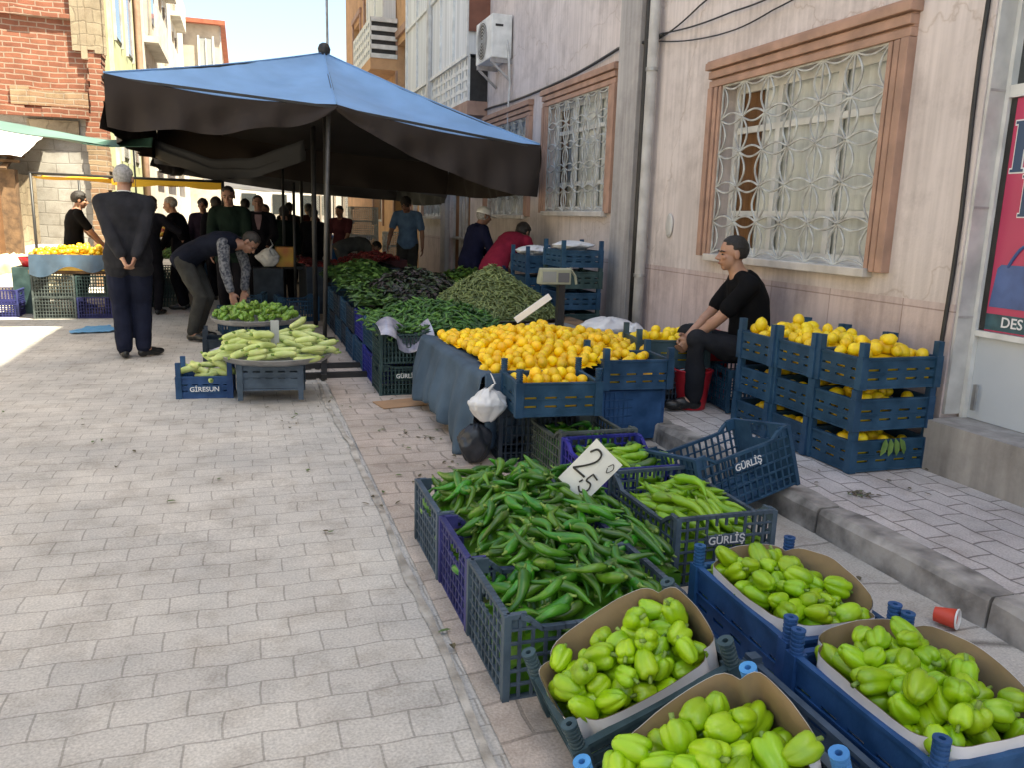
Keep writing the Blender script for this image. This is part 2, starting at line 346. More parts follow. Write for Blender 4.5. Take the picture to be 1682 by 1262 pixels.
M_black = mat('black_metal', (.025, .024, .024), .5, var=.4, vscale=15)
def glassmat(name, c=(.30, .33, .33), rough=.12):
    m = mat(name, c, rough, base2=tuple(x * .75 for x in c), vscale=1.6, spec=.8, coat=.6); return m
M_glassc = glassmat('curtained_glass', (.36, .38, .375), .25)
M_glassd = glassmat('dark_glass', (.03, .035, .035), .06)
M_curt = mat('curtain', (.62, .60, .54), .9, base2=(.45, .43, .38), vscale=3)
# shading of the curtain folds put into the colour as vertical stretched noise
def curtainmat(name, c, c2):
    m = mat(name, c, .85, base2=c2, vscale=1, spec=.3)
    N, L = nodes(m); tc = [n for n in N if n.bl_idname == 'ShaderNodeTexCoord'][0]; nz = [n for n in N if n.bl_idname == 'ShaderNodeTexNoise'][0]
    mp = N.new('ShaderNodeMapping'); mp.inputs['Scale'].default_value = (20, 20, .35); L.new(tc.outputs['Object'], mp.inputs[0]); L.new(mp.outputs[0], nz.inputs['Vector']); nz.inputs['Detail'].default_value = 2
    return m
M_sheer = curtainmat('sheer_curtain', (.78, .79, .79), (.58, .59, .59))
M_amber = curtainmat('amber_curtain', (.28, .14, .06), (.17, .08, .035))

# ---------------------------------------------------------------- facades
def holed_wall(mb, x, y0, y1, z0, z1, holes, depth=.25, side=1, m=0, rm=0):
    ys = sorted({y0, y1, *[v for h in holes for v in h[:2]]}); zs = sorted({z0, z1, *[v for h in holes for v in h[2:]]})
    for i in range(len(ys) - 1):
        for j in range(len(zs) - 1):
            yc, zc = (ys[i] + ys[i + 1]) / 2, (zs[j] + zs[j + 1]) / 2
            if any(h[0] < yc < h[1] and h[2] < zc < h[3] for h in holes): continue
            mb.add([(x, ys[i], zs[j]), (x, ys[i + 1], zs[j]), (x, ys[i + 1], zs[j + 1]), (x, ys[i], zs[j + 1])], [(0, 1, 2, 3)], m)
    X2 = x + depth * side
    for a, b_, c, d in holes:
        mb.add([(x, a, c), (x, b_, c), (x, b_, d), (x, a, d), (X2, a, c), (X2, b_, c), (X2, b_, d), (X2, a, d)],
               [(0, 4, 5, 1), (1, 5, 6, 2), (2, 6, 7, 3), (3, 7, 4, 0)], rm)
def arc(p, q, bulge, ax, n=9):
    p = Vector(p); q = Vector(q); ax = Vector(ax)
    return [p.lerp(q, i / (n - 1)) + ax * bulge * math.sin(PI * i / (n - 1)) for i in range(n)]
WX = 3.58
def window_set(parent, y0, y1, z0, z1, cols, rows, fw=.17, amber=None, detail=True, inner='M_sheer'):
    """opening y0..y1, z0..z1 : fluted surround, cornice, sill, pvc frame, curtained glass, petal grille"""
    w_ = MB().box(WX + .10, WX + .13, y0, y0 + .06, z0, z1).box(WX + .10, WX + .13, y1 - .06, y1, z0, z1) \
        .box(WX + .10, WX + .13, y0 + .06, y1 - .06, z0, z0 + .06).box(WX + .10, WX + .13, y0 + .06, y1 - .06, z1 - .06, z1)
    for k in ((.30, .34), (.66, .70)): yy = y0 + (y1 - y0) * k[0]; w_.box(WX + .098, WX + .132, yy, yy + .05, z0 + .06, z1 - .06)
    zt = z0 + (z1 - z0) * .72; w_.box(WX + .099, WX + .131, y0 + .06, y1 - .06, zt, zt + .045)
    w_.box(WX + .099, WX + .131, y0 + .06, y1 - .06, z0 + .30, z0 + .34)
    win = w_.build('window', M_white, parent)
    g = MB(); g.grid(lambda u, v: Vector((WX + .155 + .006 * math.sin(u * 60), y0 + .02 + (y1 - y0 - .04) * u, z0 + (z1 - z0) * v)), 60, 2)
    g.build('curtain', M_sheer, win, smooth=True)
    MB().add([(WX + .142, y0, z0), (WX + .142, y1, z0), (WX + .142, y1, z1), (WX + .142, y0, z1)], [(3, 2, 1, 0)]).build('pane', M_pane, win)
    if amber:
        MB().box(WX + .146, WX + .149, y1 - amber, y1 - .03, z0, z1).build('shutter', M_amber, win)
    s_ = MB()   # surround: fluted uprights
    for a, sgn in ((y0, -1), (y1, 1)):
        for k, (o0, o1, dep) in enumerate(((.002, .035, .045), (.035, .05, .022), (.05, .095, .05), (.095, .11, .024), (.11, fw, .06))):
            ya, yb = sorted((a + sgn * o0, a + sgn * o1)); s_.box(WX - dep, WX + (.02 if k else .10), ya, yb, z0 - .02, z1)
    for (o0, o1, dep) in ((.002, .05, .05), (.05, .065, .028), (.065, .12, .062), (.12, .13, .04), (.13, .185, .085), (.185, .20, .07)):
        s_.box(WX - dep, WX + .02, y0 - fw - (.02 if o0 > .12 else 0), y1 + fw + (.02 if o0 > .12 else 0), z1 + o0, z1 + o1)
    bevel(s_.build('surround', M_terra, win), .006, 2)
    bevel(MB().box(WX - .075, WX + .10, y0 - .04 + .001, y1 + .04, z0 - .055, z0 - .001).build('sill', M_sill, win), .006)
    gr = MB(); gx_ = WX - .02; dy = (y1 - y0) / cols; dz = (z1 - z0) / rows; t = .0125
    for i in range(cols + 1):
        for j in range(rows):
            a = (gx_, y0 + i * dy, z0 + j * dz); c = (gx_, y0 + i * dy, z0 + (j + 1) * dz)
            if 0 < i < cols: gr.bar(a, c, .010)
            for s in (-1, 1):
                if (i == 0 and s < 0) or (i == cols and s > 0): continue
                gr.tube(arc(a, c, s * dy * .26, (0, 1, 0)), t * .62, 5, cap=False)
    for j in range(rows + 1):
        for i in range(cols):
            a = (gx_ - .004, y0 + i * dy, z0 + j * dz); c = (gx_ - .004, y0 + (i + 1) * dy, z0 + j * dz)
            for s in (-1, 1):
                if (j == 0 and s < 0) or (j == rows and s > 0): continue
                gr.tube(arc(a, c, s * dz * .16, (0, 0, 1)), t * .62, 5, cap=False)
                if detail:
                    pass
    for (ya, yb, za, zb) in ((y0, y1, z0, z0), (y0, y1, z1 - .004, z1 - .004), (y0 + .004, y0 + .004, z0, z1), (y1 - .004, y1 - .004, z0, z1)):
        gr.bar((gx_, ya, za), (gx_, yb, zb), .012)
    gr.build('grille', M_grille, win, smooth=False)
    return win
M_pane = bpy.data.materials.new('window_pane'); M_pane.use_nodes = True
_N, _L = M_pane.node_tree.nodes, M_pane.node_tree.links; _N.remove(_N['Principled BSDF'])
_t = _N.new('ShaderNodeBsdfTransparent'); _g = _N.new('ShaderNodeBsdfGlossy'); _g.inputs['Roughness'].default_value = .03; _f = _N.new('ShaderNodeFresnel'); _f.inputs['IOR'].default_value = 1.35
_x = _N.new('ShaderNodeMixShader'); _t.inputs['Color'].default_value = (.95, .97, .97, 1)
_L.new(_f.outputs[0], _x.inputs[0]); _L.new(_t.outputs[0], _x.inputs[1]); _L.new(_g.outputs[0], _x.inputs[2]); _L.new(_x.outputs[0], _N['Material Output'].inputs[0])

pb = thing('pink_stone_building', 'pink stone-clad building with grilled windows along the right side of the street', 'building', (0, 0, 0))
HB = 17.0
w2 = (4.03, 5.77, 1.17, 2.45); w1 = (7.88, 9.64, 1.5, 2.74); w0 = (10.45, 12.2, 1.45, 2.70)
wm1 = (15.3, 16.9, 1.4, 2.6); dr = (13.3, 14.7, .13, 2.55)
holes = [w2, w1, w0, wm1, dr, (13.0, 17.2, 3.5, 5.6)]
m_ = MB(); holed_wall(m_, WX, 3.36, 17.5, 1.02, HB, [h if h is not dr else (13.3, 14.7, 1.02, 2.55) for h in holes])
m_.add([(WX, 3.36, 1.02), (WX, 3.36, HB), (4.6, 3.36, HB), (4.6, 3.36, 1.02)], [(0, 3, 2, 1)])
# far / back faces so the block is solid for the sun
m_.add([(WX, 17.5, 0), (12, 17.5, 0), (12, 17.5, HB), (WX, 17.5, HB)], [(0, 1, 2, 3)])
m_.add([(WX, -16, HB), (12, -16, HB), (12, 17.5, HB), (WX, 17.5, HB)], [(0, 1, 2, 3)])
m_.add([(WX, -16, 2.75), (WX, -.2, 2.75), (WX, -.2, HB), (WX, -16, HB)], [(0, 1, 2, 3)])
m_.add([(WX, -.2, 2.75), (WX, 3.36, 2.75), (WX, 3.36, HB), (WX, -.2, HB)], [(0, 1, 2, 3)])
m_.add([(WX, -16, 0), (WX, .4, 0), (WX, .4, 2.75), (WX, -16, 2.75)], [(0, 1, 2, 3)])
m_.add([(12, -16, 0), (12, 17.5, 0), (12, 17.5, HB), (12, -16, HB)], [(0, 1, 2, 3)])
m_.build('wall', M_pink, pb)
m_ = MB(); holed_wall(m_, WX - .004, 3.36, 17.5, .1, 1.02, [(13.3, 14.7, .12, 1.02)])
m_.add([(WX - .004, 3.36, .1), (WX - .004, 3.36, 1.02), (4.6, 3.361, 1.02), (4.6, 3.361, .1)], [(0, 1, 2, 3)])
m_.build('plinth', M_pinkplinth, pb)
window_set(pb, *w2, 6, 5, amber=.30)
window_set(pb, *w1, 6, 5, amber=.25)
window_set(pb, *w0, 6, 5)
window_set(pb, *wm1, 5, 5, fw=.14)
# street door further along
d_ = MB().box(WX + .1, WX + .14, 13.3, 14.7, .12, 2.55).build('door', M_amber, pb)
q = MB()
for yy in (13.3, 13.78, 14.0, 14.22, 14.66): q.box(WX + .06, WX + .099, yy, yy + .05, .13, 2.55)
for zz in (.13, 1.0, 2.0, 2.5): q.box(WX + .055, WX + .098, 13.3, 14.7, zz, zz + .05)
q.build('door_frame', M_offwhite, d_)
# concrete pilasters
bevel(MB().box(WX - .07, WX + .01, 7.18, 7.62, .12, 3.9).build('pilaster', M_pil, pb), .01)
bevel(MB().box(WX - .09, WX + .01, 14.75, 15.1, .12, 3.3).build('pilaster', M_pil, pb), .01)
# closed balcony: terracotta band, white lattice parapet with black gaps, curtained glazing
bal = MB().box(3.26, WX - .002, 12.4, 17.3, 2.92, 3.12).build('balcony', M_terra, pb)
MB().box(3.30, WX - .003, 12.42, 17.28, 3.121, 3.74).build('balcony_infill', M_black, bal)
lt = MB()
for k in range(5): z = 3.125 + k * .152; lt.box(3.27, 3.299, 12.41, 17.3, z, z + .055)
y = 12.4
while y < 17.3: lt.box(3.262, 3.298, y, y + .05, 3.12, 3.75); y += .36
y = 12.58
while y < 17.2:
    for k in range(4): z = 3.18 + k * .152; lt.box(3.281, 3.2985, y, y + .16, z, z + .097)
    y += .36
lt.build('lattice_parapet', M_white, bal)
MB().box(3.27, 3.60, 12.42, 17.28, 3.79, 6.2).build('balcony_curtain', M_sheer, bal)
gl = MB()
for yy in (12.4, 13.3, 14.2, 15.0, 15.1, 16.2, 17.25): gl.box(3.235, 3.2695, yy, yy + .055, 3.78, 6.2)
for zz in (3.745, 5.0, 6.1): gl.box(3.23, 3.2685, 12.38, 17.3, zz, zz + .05)
gl.build('glazing_frame', M_white, bal)
MB().box(3.262, 3.7, 12.36, 12.399, 4.1, 6.2).build('side_panel', M_brown, bal)
MB().box(3.20, 3.262, 14.95, 15.1, 2.9, 6.2).build('mullion_post', M_offwhite, bal)
# upper floor windows out of frame keep the facade believable from aside
for (ya, yb) in ((4.0, 5.8), (7.9, 9.6)):
    q = MB().box(WX - .05, WX - .004, ya, yb, 4.5, 6.0).build('window', M_white, pb)
    MB().box(WX - .06, WX - .0505, ya + .08, (ya + yb) / 2 - .03, 4.58, 5.92).box(WX - .06, WX - .0505, (ya + yb) / 2 + .03, yb - .08, 4.58, 5.92).build('pane', M_glassc, q)

# ---------------------------------------------------------------- shop at the right edge
SX = 3.72
sh = thing('shop_front', 'white-framed shop front with a crimson poster at the right edge', 'shop front', (SX, 0, 0))
MB().box(-.132, -.004, 3.340, 3.358, .42, 2.74).build('jamb', M_offwhite, sh)
for zz in (.95, 1.52, 2.1): MB().box(-.130, -.006, 3.337, 3.3395, zz, zz + .012).build('jamb_joint', M_pil, sh)
MB().box(-.03, .04, 3.315, 3.339, .40, 2.74).box(-.03, .04, .45, 3.314, 2.07, 2.13).box(-.03, .04, .45, 3.314, .86, .89).box(-.03, .04, .45, 3.314, 2.68, 2.74) \
    .box(-.03, .04, .42, .449, .40, 2.74).box(-.031, .041, 1.7, 1.76, .89, 2.07).build('frame', M_white, sh)
MB().box(0.0, .02, .45, 3.314, .405, .86).build('lower_panel', mat('pale_panel', (.55, .585, .62), .4, var=.08, vscale=2), sh)
MB().box(.012, .02, .45, 3.314, 2.13, 2.68).build('pane', M_glassd, sh)
MB().box(.03, .038, .45, 3.314, .89, 2.07).build('pane', M_glassd, sh)
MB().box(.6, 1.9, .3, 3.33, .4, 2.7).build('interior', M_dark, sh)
MB().box(-.26, .3, .2, 3.338, .1, .402).build('step', plaster('stone_step', (.42, .39, .36), (.26, .24, .22), streak=(14, 14, 1.2), crack=.8, cs=.6), sh)
MB().box(-.045, -.031, 3.24, 3.262, .46, .60).build('handle', M_steel, sh)
MB().box(-.12, 1, -16, .2, 2.745, 2.9).build('lintel', M_pil, sh)
po = tag(MB().box(-.008, .008, 0, 1.15, .893, 2.066).build('poster', mat('crimson_print', (.50, .045, .12), .35, base2=(.42, .035, .10), vscale=1.5)), 'crimson poster with navy serif letters and a blue handbag in the shop window', 'poster')
po.location = (SX, 2.15, 0)
M_navyp = mat('navy_print', (.025, .06, .13), .4); M_wp = mat('white_print', (.75, .75, .77), .4); M_bagp = mat('bag_blue_print', (.07, .13, .33), .4, var=.35, vscale=9); M_teal = mat('teal_print', (.03, .10, .13), .4, var=.5, vscale=14)
RT = Euler((PI / 2, 0, -PI / 2))
MB().box(-.0095, -.0082, 1.13, 1.163, .893, 2.066).build('dark_edge', M_black, po)
def serif(z0, h, y, which):
    a = MB(); o = MB(); W = h * .62
    def st(mb, p, q_, w_, x): mb.bar((x, p[0], p[1]), (x, q_[0], q_[1]), w_, .0012, up=(1, 0, 0))
    segs = {'K': [((0, 0), (0, h), .2), ((0, h * .42), (-W, h), .13), ((-W * .3, h * .55), (-W, 0), .2), ((.16 * h, 0), (-.16 * h, 0), .06), ((.16 * h, h), (-.16 * h, h), .06), ((-W * .82, 0), (-W * 1.2, 0), .06), ((-W * .8, h), (-W * 1.15, h), .06)],
            'L': [((0, 0), (0, h), .2), ((.16 * h, h), (-.16 * h, h), .06), ((.16 * h, 0), (-W, 0), .07), ((-W, 0), (-W, h * .25), .08)]}[which]
    for k, (p, q_, w_) in enumerate(segs):
        e = .03 * h; P_ = Vector((y + p[0], z0 + p[1])); Q_ = Vector((y + q_[0], z0 + q_[1])); d = (Q_ - P_).normalized() * e
        st(o, P_ - d, Q_ + d, w_ * h + 2 * e, -.0105 - k * .00005); st(a, P_, Q_, w_ * h, -.0135 - k * .00005)
    o.build('letter_outline', M_wp, po); a.build('letter', M_navyp, po)
serif(1.71, .235, 1.075, 'K'); serif(1.49, .19, 1.0, 'L')
bgm = MB().rings([[Vector((x, 1.12 + dy, 1.03 + dz)) for dy, dz in ((0, 0), (.0, -.01), (-.50, -.01), (-.50, .02), (-.46, .19), (-.43, .21), (-.04, .21), (-.02, .19))] for x in (-.0095, -.0115)])
bgm.tube(arc((-.012, 1.04, 1.23), (-.012, .86, 1.23), .11, (0, 0, 1), 11), .008, 6)
bgm.build('handbag_picture', M_bagp, po)
MB().box(-.0105, -.0085, .02, 1.128, .90, .985).build('lower_band', M_teal, po)
text_mesh('DES', .075, M_wp, 'lettering', po, (-.0118, .97, .945), RT, .0006)
# thin black cable and rust line where shop and stone meet, drain pipe, wall cables
tag(MB().tube([(WX - .012, 3.40 + .01 * math.sin(i), .12 + i * .27) for i in range(14)], .012, 6).build('service_cable', M_black, smooth=True), 'thin black service cable running down the corner beside the shop', 'cable')
dp = tag(MB().tube([(3.50, 6.88, z) for z in (.2, 1.2, 2.2, 3.2, 4.6, 9)], .048, 14).build('drain_pipe', mat('pipe_pvc', (.50, .49, .475), .55, base2=(.36, .34, .325), vscale=6), smooth=True), 'off-white vertical drain pipe on the pink wall between two windows', 'drain pipe')
q = MB()
for z in (.9, 2.72): q.lathe([(.055, z), (.055, z + .03)], 14, c=(3.50, 6.88, 0))
q.build('clamp', M_steel, dp)
tag(MB().tube([(WX - .03, 7.10, z) for z in (.12, 1.5, 3, 5, 9)], .03, 8).build('waste_pipe', M_black, smooth=True), 'thin dark pipe running down beside the grey pilaster', 'pipe')
def cable(name, label, pts, r=.008):
    P = [Vector(p) for p in pts]; path = []
    for i in range(len(P) - 1):
        for k in range(8):
            t = k / 8; p = P[i].lerp(P[i + 1], t); p.z -= math.sin(PI * t) * .02; path.append(p)
    path.append(P[-1]); return tag(MB().tube(path, r, 5).build(name, M_black, smooth=True), label, 'cable')
X_ = WX - .035
cable('wall_cable', 'thick sagging cable bundle from the drain pipe down above the second window', [(X_, 6.8, 3.02), (X_, 7.7, 3.06), (X_, 9.5, 2.97), (X_, 12, 3.0), (X_, 16.4, 3.1)], .016)
cable('wall_cable', 'upper cable crossing the pink wall above the large window', [(X_, 6.85, 3.03), (X_, 5.7, 2.97), (X_, 4.9, 2.99), (X_, 3.5, 3.05)], .007)
cable('wall_cable', 'lower cable crossing the pink wall near the drain pipe', [(X_, 6.9, 2.98), (X_, 5.9, 2.84), (X_, 5.2, 2.87), (X_, 4.3, 3.0)], .006)
cable('wall_cable', 'short cable curling up from the drain pipe to the upper floor', [(X_, 6.9, 2.99), (X_, 6.2, 3.12), (X_, 5.6, 3.3)], .007)
# old oval fitting on the wall
q = MB().lathe([(.045, 0), (.06, .006), (.062, .012), (.05, .018), (0.001, .014)], 18)
o = tag(q.build('vent_cover', M_offwhite, smooth=True), 'small oval white fitting on the pink wall left of the large window', 'vent cover'); o.rotation_euler = (0, -PI / 2, 0); o.scale = (1.7, 1, 1); o.location = (WX - .002, 6.5, 1.38)
# air conditioner
ac = thing('air_conditioner', 'white outdoor air conditioner unit on a bracket high on the pink wall', 'air conditioner', (3.27, 11.2, 3.5))
bevel(MB().box(0, .29, 0, .8, .04, .6).build('casing', M_white, ac), .015)
q = MB(); 
for k in range(7): q.tube([(-.006, .47 + .04 * (k + .5) * math.cos(a), .32 + .04 * (k + .5) * math.sin(a)) for a in [PI * 2 * i / 24 for i in range(25)]], .004, 4, cap=False)
q.build('fan_grille', M_offwhite, ac)
q = MB().lathe([(.001, 0), (.24, 0), (.24, -.003)], 28); o = q.build('fan', M_black, ac); o.rotation_euler = (0, PI / 2, 0); o.location = (-.001, .47, .32)
MB().box(.05, .16, -.004, .0, .44, .47).build('handle', M_black, ac)
MB().box(.0, .31, .02, .06, -.02, .04).box(.0, .31, .7, .74, -.02, .04).bar((.30, .04, -.25), (.03, .04, -.02), .03).bar((.30, .72, -.25), (.03, .72, -.02), .03).build('bracket', M_pil, ac)
q = MB().tube([(.22, .02, .3), (.24, -.02, .1), (.27, -.02, -.3), (.26, .0, -.7), (.29, .02, -1.05)], .018, 8).build('pipe', M_offwhite, ac, smooth=True)

# ---------------------------------------------------------------- orange building beyond
ob = thing('orange_rendered_building', 'orange rendered apartment building with brown shutters beyond the pink one', 'building', (0, 0, 0))
m_ = MB(); OH = 18
holed_wall(m_, WX + .02, 17.52, 30.4, 0, OH, [(18.2, 20.2, 4.0, 5.3), (24.2, 25.6, 5.6, 7.4), (26.6, 28.2, 5.8, 7.2), (22.4, 24, 1.2, 2.4), (18.5, 20.5, 1.3, 2.4)], depth=.3)
m_.add([(WX + .02, 30.4, 0), (12, 30.4, 0), (12, 30.4, OH), (WX + .02, 30.4, OH)], [(0, 1, 2, 3)]).add([(WX + .02, 17.52, OH), (12, 17.52, OH), (12, 30.4, OH), (WX + .02, 30.4, OH)], [(0, 1, 2, 3)])
m_.add([(WX + .02, 17.52, HB), (12, 17.52, HB), (12, 17.52, OH), (WX + .02, 17.52, OH)], [(0, 3, 2, 1)])
m_.build('wall', M_orange, ob)
for (a, b_, c, d) in ((18.2, 20.2, 4.0, 5.3), (24.2, 25.6, 5.6, 7.4), (26.6, 28.2, 5.8, 7.2), (22.4, 24, 1.2, 2.4), (18.5, 20.5, 1.3, 2.4)):
    wq = MB().box(WX + .18, WX + .2, a, b_, c, d).build('window', M_glassc, ob)
    MB().box(WX + .12, WX + .179, a, (a + b_) / 2 - .1, c, d).build('shutter', M_brown, wq)
    MB().box(WX + .1, WX + .179, (a + b_) / 2, (a + b_) / 2 + .06, c, d).box(WX + .1, WX + .178, a, b_, c, c + .06).build('frame', M_white, wq)
    MB().box(WX - .03, WX + .019, a - .15, a - .001, c - .1, d + .15).box(WX - .03, WX + .019, b_ + .001, b_ + .15, c - .1, d + .15).box(WX - .05, WX + .019, a - .2, b_ + .2, d + .151, d + .3).build('surround', M_terra, wq)
bo = MB().box(2.95, WX + .018, 20.2, 23.3, 4.75, 5.0).build('balcony', M_orange, ob)
MB().box(2.98, 3.0, 20.22, 23.28, 5.001, 5.85).box(3.001, WX, 20.22, 20.25, 5.001, 5.85).build('balcony_infill', M_black, bo)
lt = MB()
for k in range(5): lt.box(2.95, 2.979, 20.2, 23.3, 5.0 + k * .2, 5.1 + k * .2); lt.box(2.96, WX, 20.17, 20.219, 5.0 + k * .2, 5.1 + k * .2)
for k in range(10): lt.box(2.945, 2.978, 20.2 + k * .33, 20.32 + k * .33, 5.0, 5.9)
lt.build('lattice_parapet', M_white, bo)
MB().box(3.3, WX, 20.4, 23.1, 5.9, 8.5).build('balcony_curtain', M_sheer, bo)
MB().box(3.27, 3.299, 20.4, 20.5, 5.9, 8.5).box(3.27, 3.299, 21.7, 21.8, 5.9, 8.5).box(3.27, 3.299, 23.0, 23.1, 5.9, 8.5).build('glazing_frame', M_white, bo)
tag(MB().tube([(WX - .06, 17.62, z) for z in (0, 2, 4, 6, 9, 10.5)], .05, 8).build('drain_pipe', M_offwhite, smooth=True), 'white drain pipe between the pink and the orange building', 'drain pipe')
# ---------------------------------------------------------------- left side and far buildings
M_brick = brickmat('old_red_brick', (.33, .135, .085), (.26, .10, .065), (.38, .28, .22), .26, .085, .012, warp=.012)
M_tanbrick = brickmat('tan_old_brick', (.38, .28, .18), (.32, .19, .12), (.38, .31, .24), .28, .09, .012, warp=.015)
M_block = brickmat('grey_concrete_block', (.46, .445, .42), (.41, .395, .37), (.34, .325, .30), .42, .21, .010, warp=.01)
M_tanpl = brickmat('tan_mud_plaster', (.42, .36, .26), (.36, .30, .22), (.30, .25, .18), .30, .20, .012, warp=.05)
M_green = plaster('pale_green_render', (.50, .53, .33), (.42, .45, .28), streak=(1, 1, .4), crack=0)
M_cream = plaster('cream_render', (.66, .62, .55), (.50, .46, .40), streak=(1.5, 1.5, .3), crack=0)
M_beige = plaster('beige_render', (.52, .46, .39), (.43, .38, .32), streak=(1.5, 1.5, .3), crack=0)
M_tile = mat('red_roof_tile', (.38, .11, .06), .8, var=.3, vscale=4)
M_wood = mat('old_wood', (.22, .13, .07), .85, base2=(.10, .06, .035), vscale=9, bump=.4)
bb = thing('ruined_brick_building', 'half-ruined red brick building with a grey block infill wall on the left', 'building', (0, 0, 0))
YB = 16.
def ragged(mb, x0, x1, y0, y1, z0, z1, step=.3, amp=.06, seed=1, edge='top', m=0):
    r = random.Random(seed); x = x0
    while x < x1 - 1e-6:
        xn = min(x1, x + step * r.uniform(.6, 1.3)); dz = r.uniform(-amp, amp)
        mb.box(x, xn - .001, y0 + r.uniform(0, .03), y1, z0 + (dz if edge == 'bottom' else 0), z1 + (dz if edge == 'top' else 0), m); x = xn
MB().box(-9.5, -2.42, YB, YB + 8, 2.88, 9.2).build('brick_wall', M_brick, bb)
MB().box(-9.5, -2.50, YB + .05, YB + 8, 0, 2.88).build('block_wall', M_block, bb)
q = MB(); ragged(q, -9.4, -2.44, YB - .14, YB, 2.84, 2.98, .22, .03, 2); q.build('brick_ledge', M_brick, bb); q = MB(); ragged(q, -9.4, -2.5, YB - .10, YB - .001, 4.42, 4.52, .26, .03, 5); q.build('brick_ledge', M_brick, bb)
q = MB(); ragged(q, -3.6, -2.44, YB - .05, YB - .001, 3.02, 3.32, .3, .05, 9); q.build('repair_band', M_tanbrick, bb)
# ragged end pier, red above and tan below
q = MB(); r = random.Random(4); z = 0
while z < 9.2:
    q.box(-2.50 + r.uniform(-.02, .02) + (.09 if z > 2.9 else 0), -2.18 + r.uniform(-.05, .02), YB - .06, YB + .4, z, z + .104, 1 if (z < 2.35 or z > 3.9) else 0); z += .105
q.build('end_pier', [M_brick, M_tanbrick], bb)
q = MB(); ragged(q, -2.62, -2.10, YB - .10, YB - .061, 3.9, 9.0, .14, .1, 12, 'bottom'); q.build('plaster_patch', M_tanpl, bb)
q = MB().box(-9.5, -2.2, YB - .3, YB + 8.2, 9.2, 9.4); q.build('roof_slab', M_pil, bb)
# window hole dark strip under ledge
MB().box(-3.4, -2.62, YB - .02, YB + .045, 2.50, 2.80).build('lintel_recess', M_tanpl, bb)
# green building
gb = thing('pale_green_building', 'pale green rendered house next to the brick ruin', 'building', (0, 0, 0))
MB().box(-8, -2.3, 24.1 - 6.4, 22.0, 0, 11).build('wall', M_green, gb)
for (ya, za) in ((18.6, 5.6), (20.4, 5.6), (18.6, 3.3), (20.4, 3.3)):
    wq = MB().box(-2.299, -2.27, ya, ya + .9, za - .9, za + .35).build('window', M_glassd, gb)
    MB().box(-2.298, -2.25, ya - .08, ya, za - 1, za + .45).box(-2.298, -2.25, ya + .9, ya + .98, za - 1, za + .45).box(-2.298, -2.249, ya - .001, ya + .901, za + .351, za + .45).build('frame', M_offwhite, wq)
MB().box(-2.299, -2.24, 17.72, 17.9, 0, 11).build('corner_strip', M_offwhite, gb)
tag(MB().tube([(-2.22, 22.1, z) for z in (.1, 3, 6, 11)], .08, 8).build('drain_pipe', M_terra, smooth=True), 'rust orange drain pipe between the green and the cream building', 'drain pipe')
# cream building with deep balconies
cb = thing('cream_apartment_building', 'cream apartment building with stacked balconies behind the canopy', 'building', (0, 0, 0))
MB().box(-8, -2.3, 22.2, 40.9, 0, 13.5).build('wall', M_cream, cb)
for lv in range(4):
    z = 2.9 + lv * 2.7
    for ya in (24.2, 29.0, 34.0):
        bq = MB().box(-2.299, -1.95, ya, ya + 3.2, z, z + .16).build('balcony', M_cream, cb)
        MB().box(-1.99, -1.951, ya, ya + 3.2, z + .161, z + .95).build('parapet', M_offwhite, bq)
        wq = MB().box(-2.298, -2.27, ya + .4, ya + 1.5, z + .165, z + 2.2).box(-2.298, -2.27, ya + 2.0, ya + 2.9, z + .9, z + 2.2).build('window', M_glassd, cb)
        MB().box(-2.297, -2.22, ya + 1.5, ya + 1.56, z + .165, z + 2.2).box(-2.297, -2.22, ya + .34, ya + .399, z + .165, z + 2.2).build('frame', M_beige, wq)
MB().box(-2.299, -2.15, 22.3, 24.1, 0, 2.9).build('ground_floor', M_cream, cb)
MB().box(-8, -1.9, 22.2, 41.0, 13.5, 13.7).build('roof_slab', M_tile, cb)
# grey beige house closing the view, with red eaves
fb = thing('beige_house', 'beige house with red eaves at the end of the left row', 'building', (0, 0, 0))
MB().box(-7, -.76, 41.2, 52, 0, 9.5).build('wall', M_beige, fb)
MB().box(-7.2, -.5, 40.9, 52.2, 9.5, 9.68).build('roof', M_tile, fb)
wq = MB().box(-1.62, -1.08, 41.1, 41.199, 7.6, 8.9).build('window', M_glassc, fb)
MB().box(-1.7, -1.621, 41.05, 41.19, 7.5, 9.0).box(-1.079, -1.0, 41.05, 41.19, 7.5, 9.0).box(-1.37, -1.33, 41.04, 41.18, 7.6, 8.9).build('frame', M_white, wq)
MB().box(-.759, -.70, 41.3, 41.45, 0, 9.49).build('drain_pipe', M_offwhite, fb)
# buildings far down the street, mostly hidden behind the canopies
fz = thing('distant_grey_building', 'pale grey building closing the far end of the street', 'building', (0, 0, 0))
MB().box(-3, 14, 62, 70, 0, 9).build('wall', M_cream, fz)
for i in range(7):
    for j in range(3):
        wq = MB().box(-2.2 + i * 2.1, -1.2 + i * 2.1, 61.9, 61.99, 1.2 + j * 2.8, 2.6 + j * 2.8).build('window', M_glassd, fz)
MB().box(-3.2, 14.2, 61.6, 70.2, 9, 9.3).build('roof', M_tile, fz)
fy = thing('distant_beige_shop', 'beige low shop building under the pink banner far down the street', 'building', (0, 0, 0))
MB().box(4.0, 9, 31, 50, 0, 5).build('wall', M_beige, fy)
q = MB()
for i in range(5): q.box(3.95, 3.999, 32 + i * 3.6, 34.2 + i * 3.6, .3, 2.3)
q.build('window', M_glassd, fy)
pbn = tag(MB().box(.75, 2.7, 24.0, 24.04, 1.95, 2.35).build('pink_banner', mat('pink_cloth', (.62, .13, .19), .7, var=.2, vscale=3)), 'pink banner hanging across a stall far down the street', 'banner')

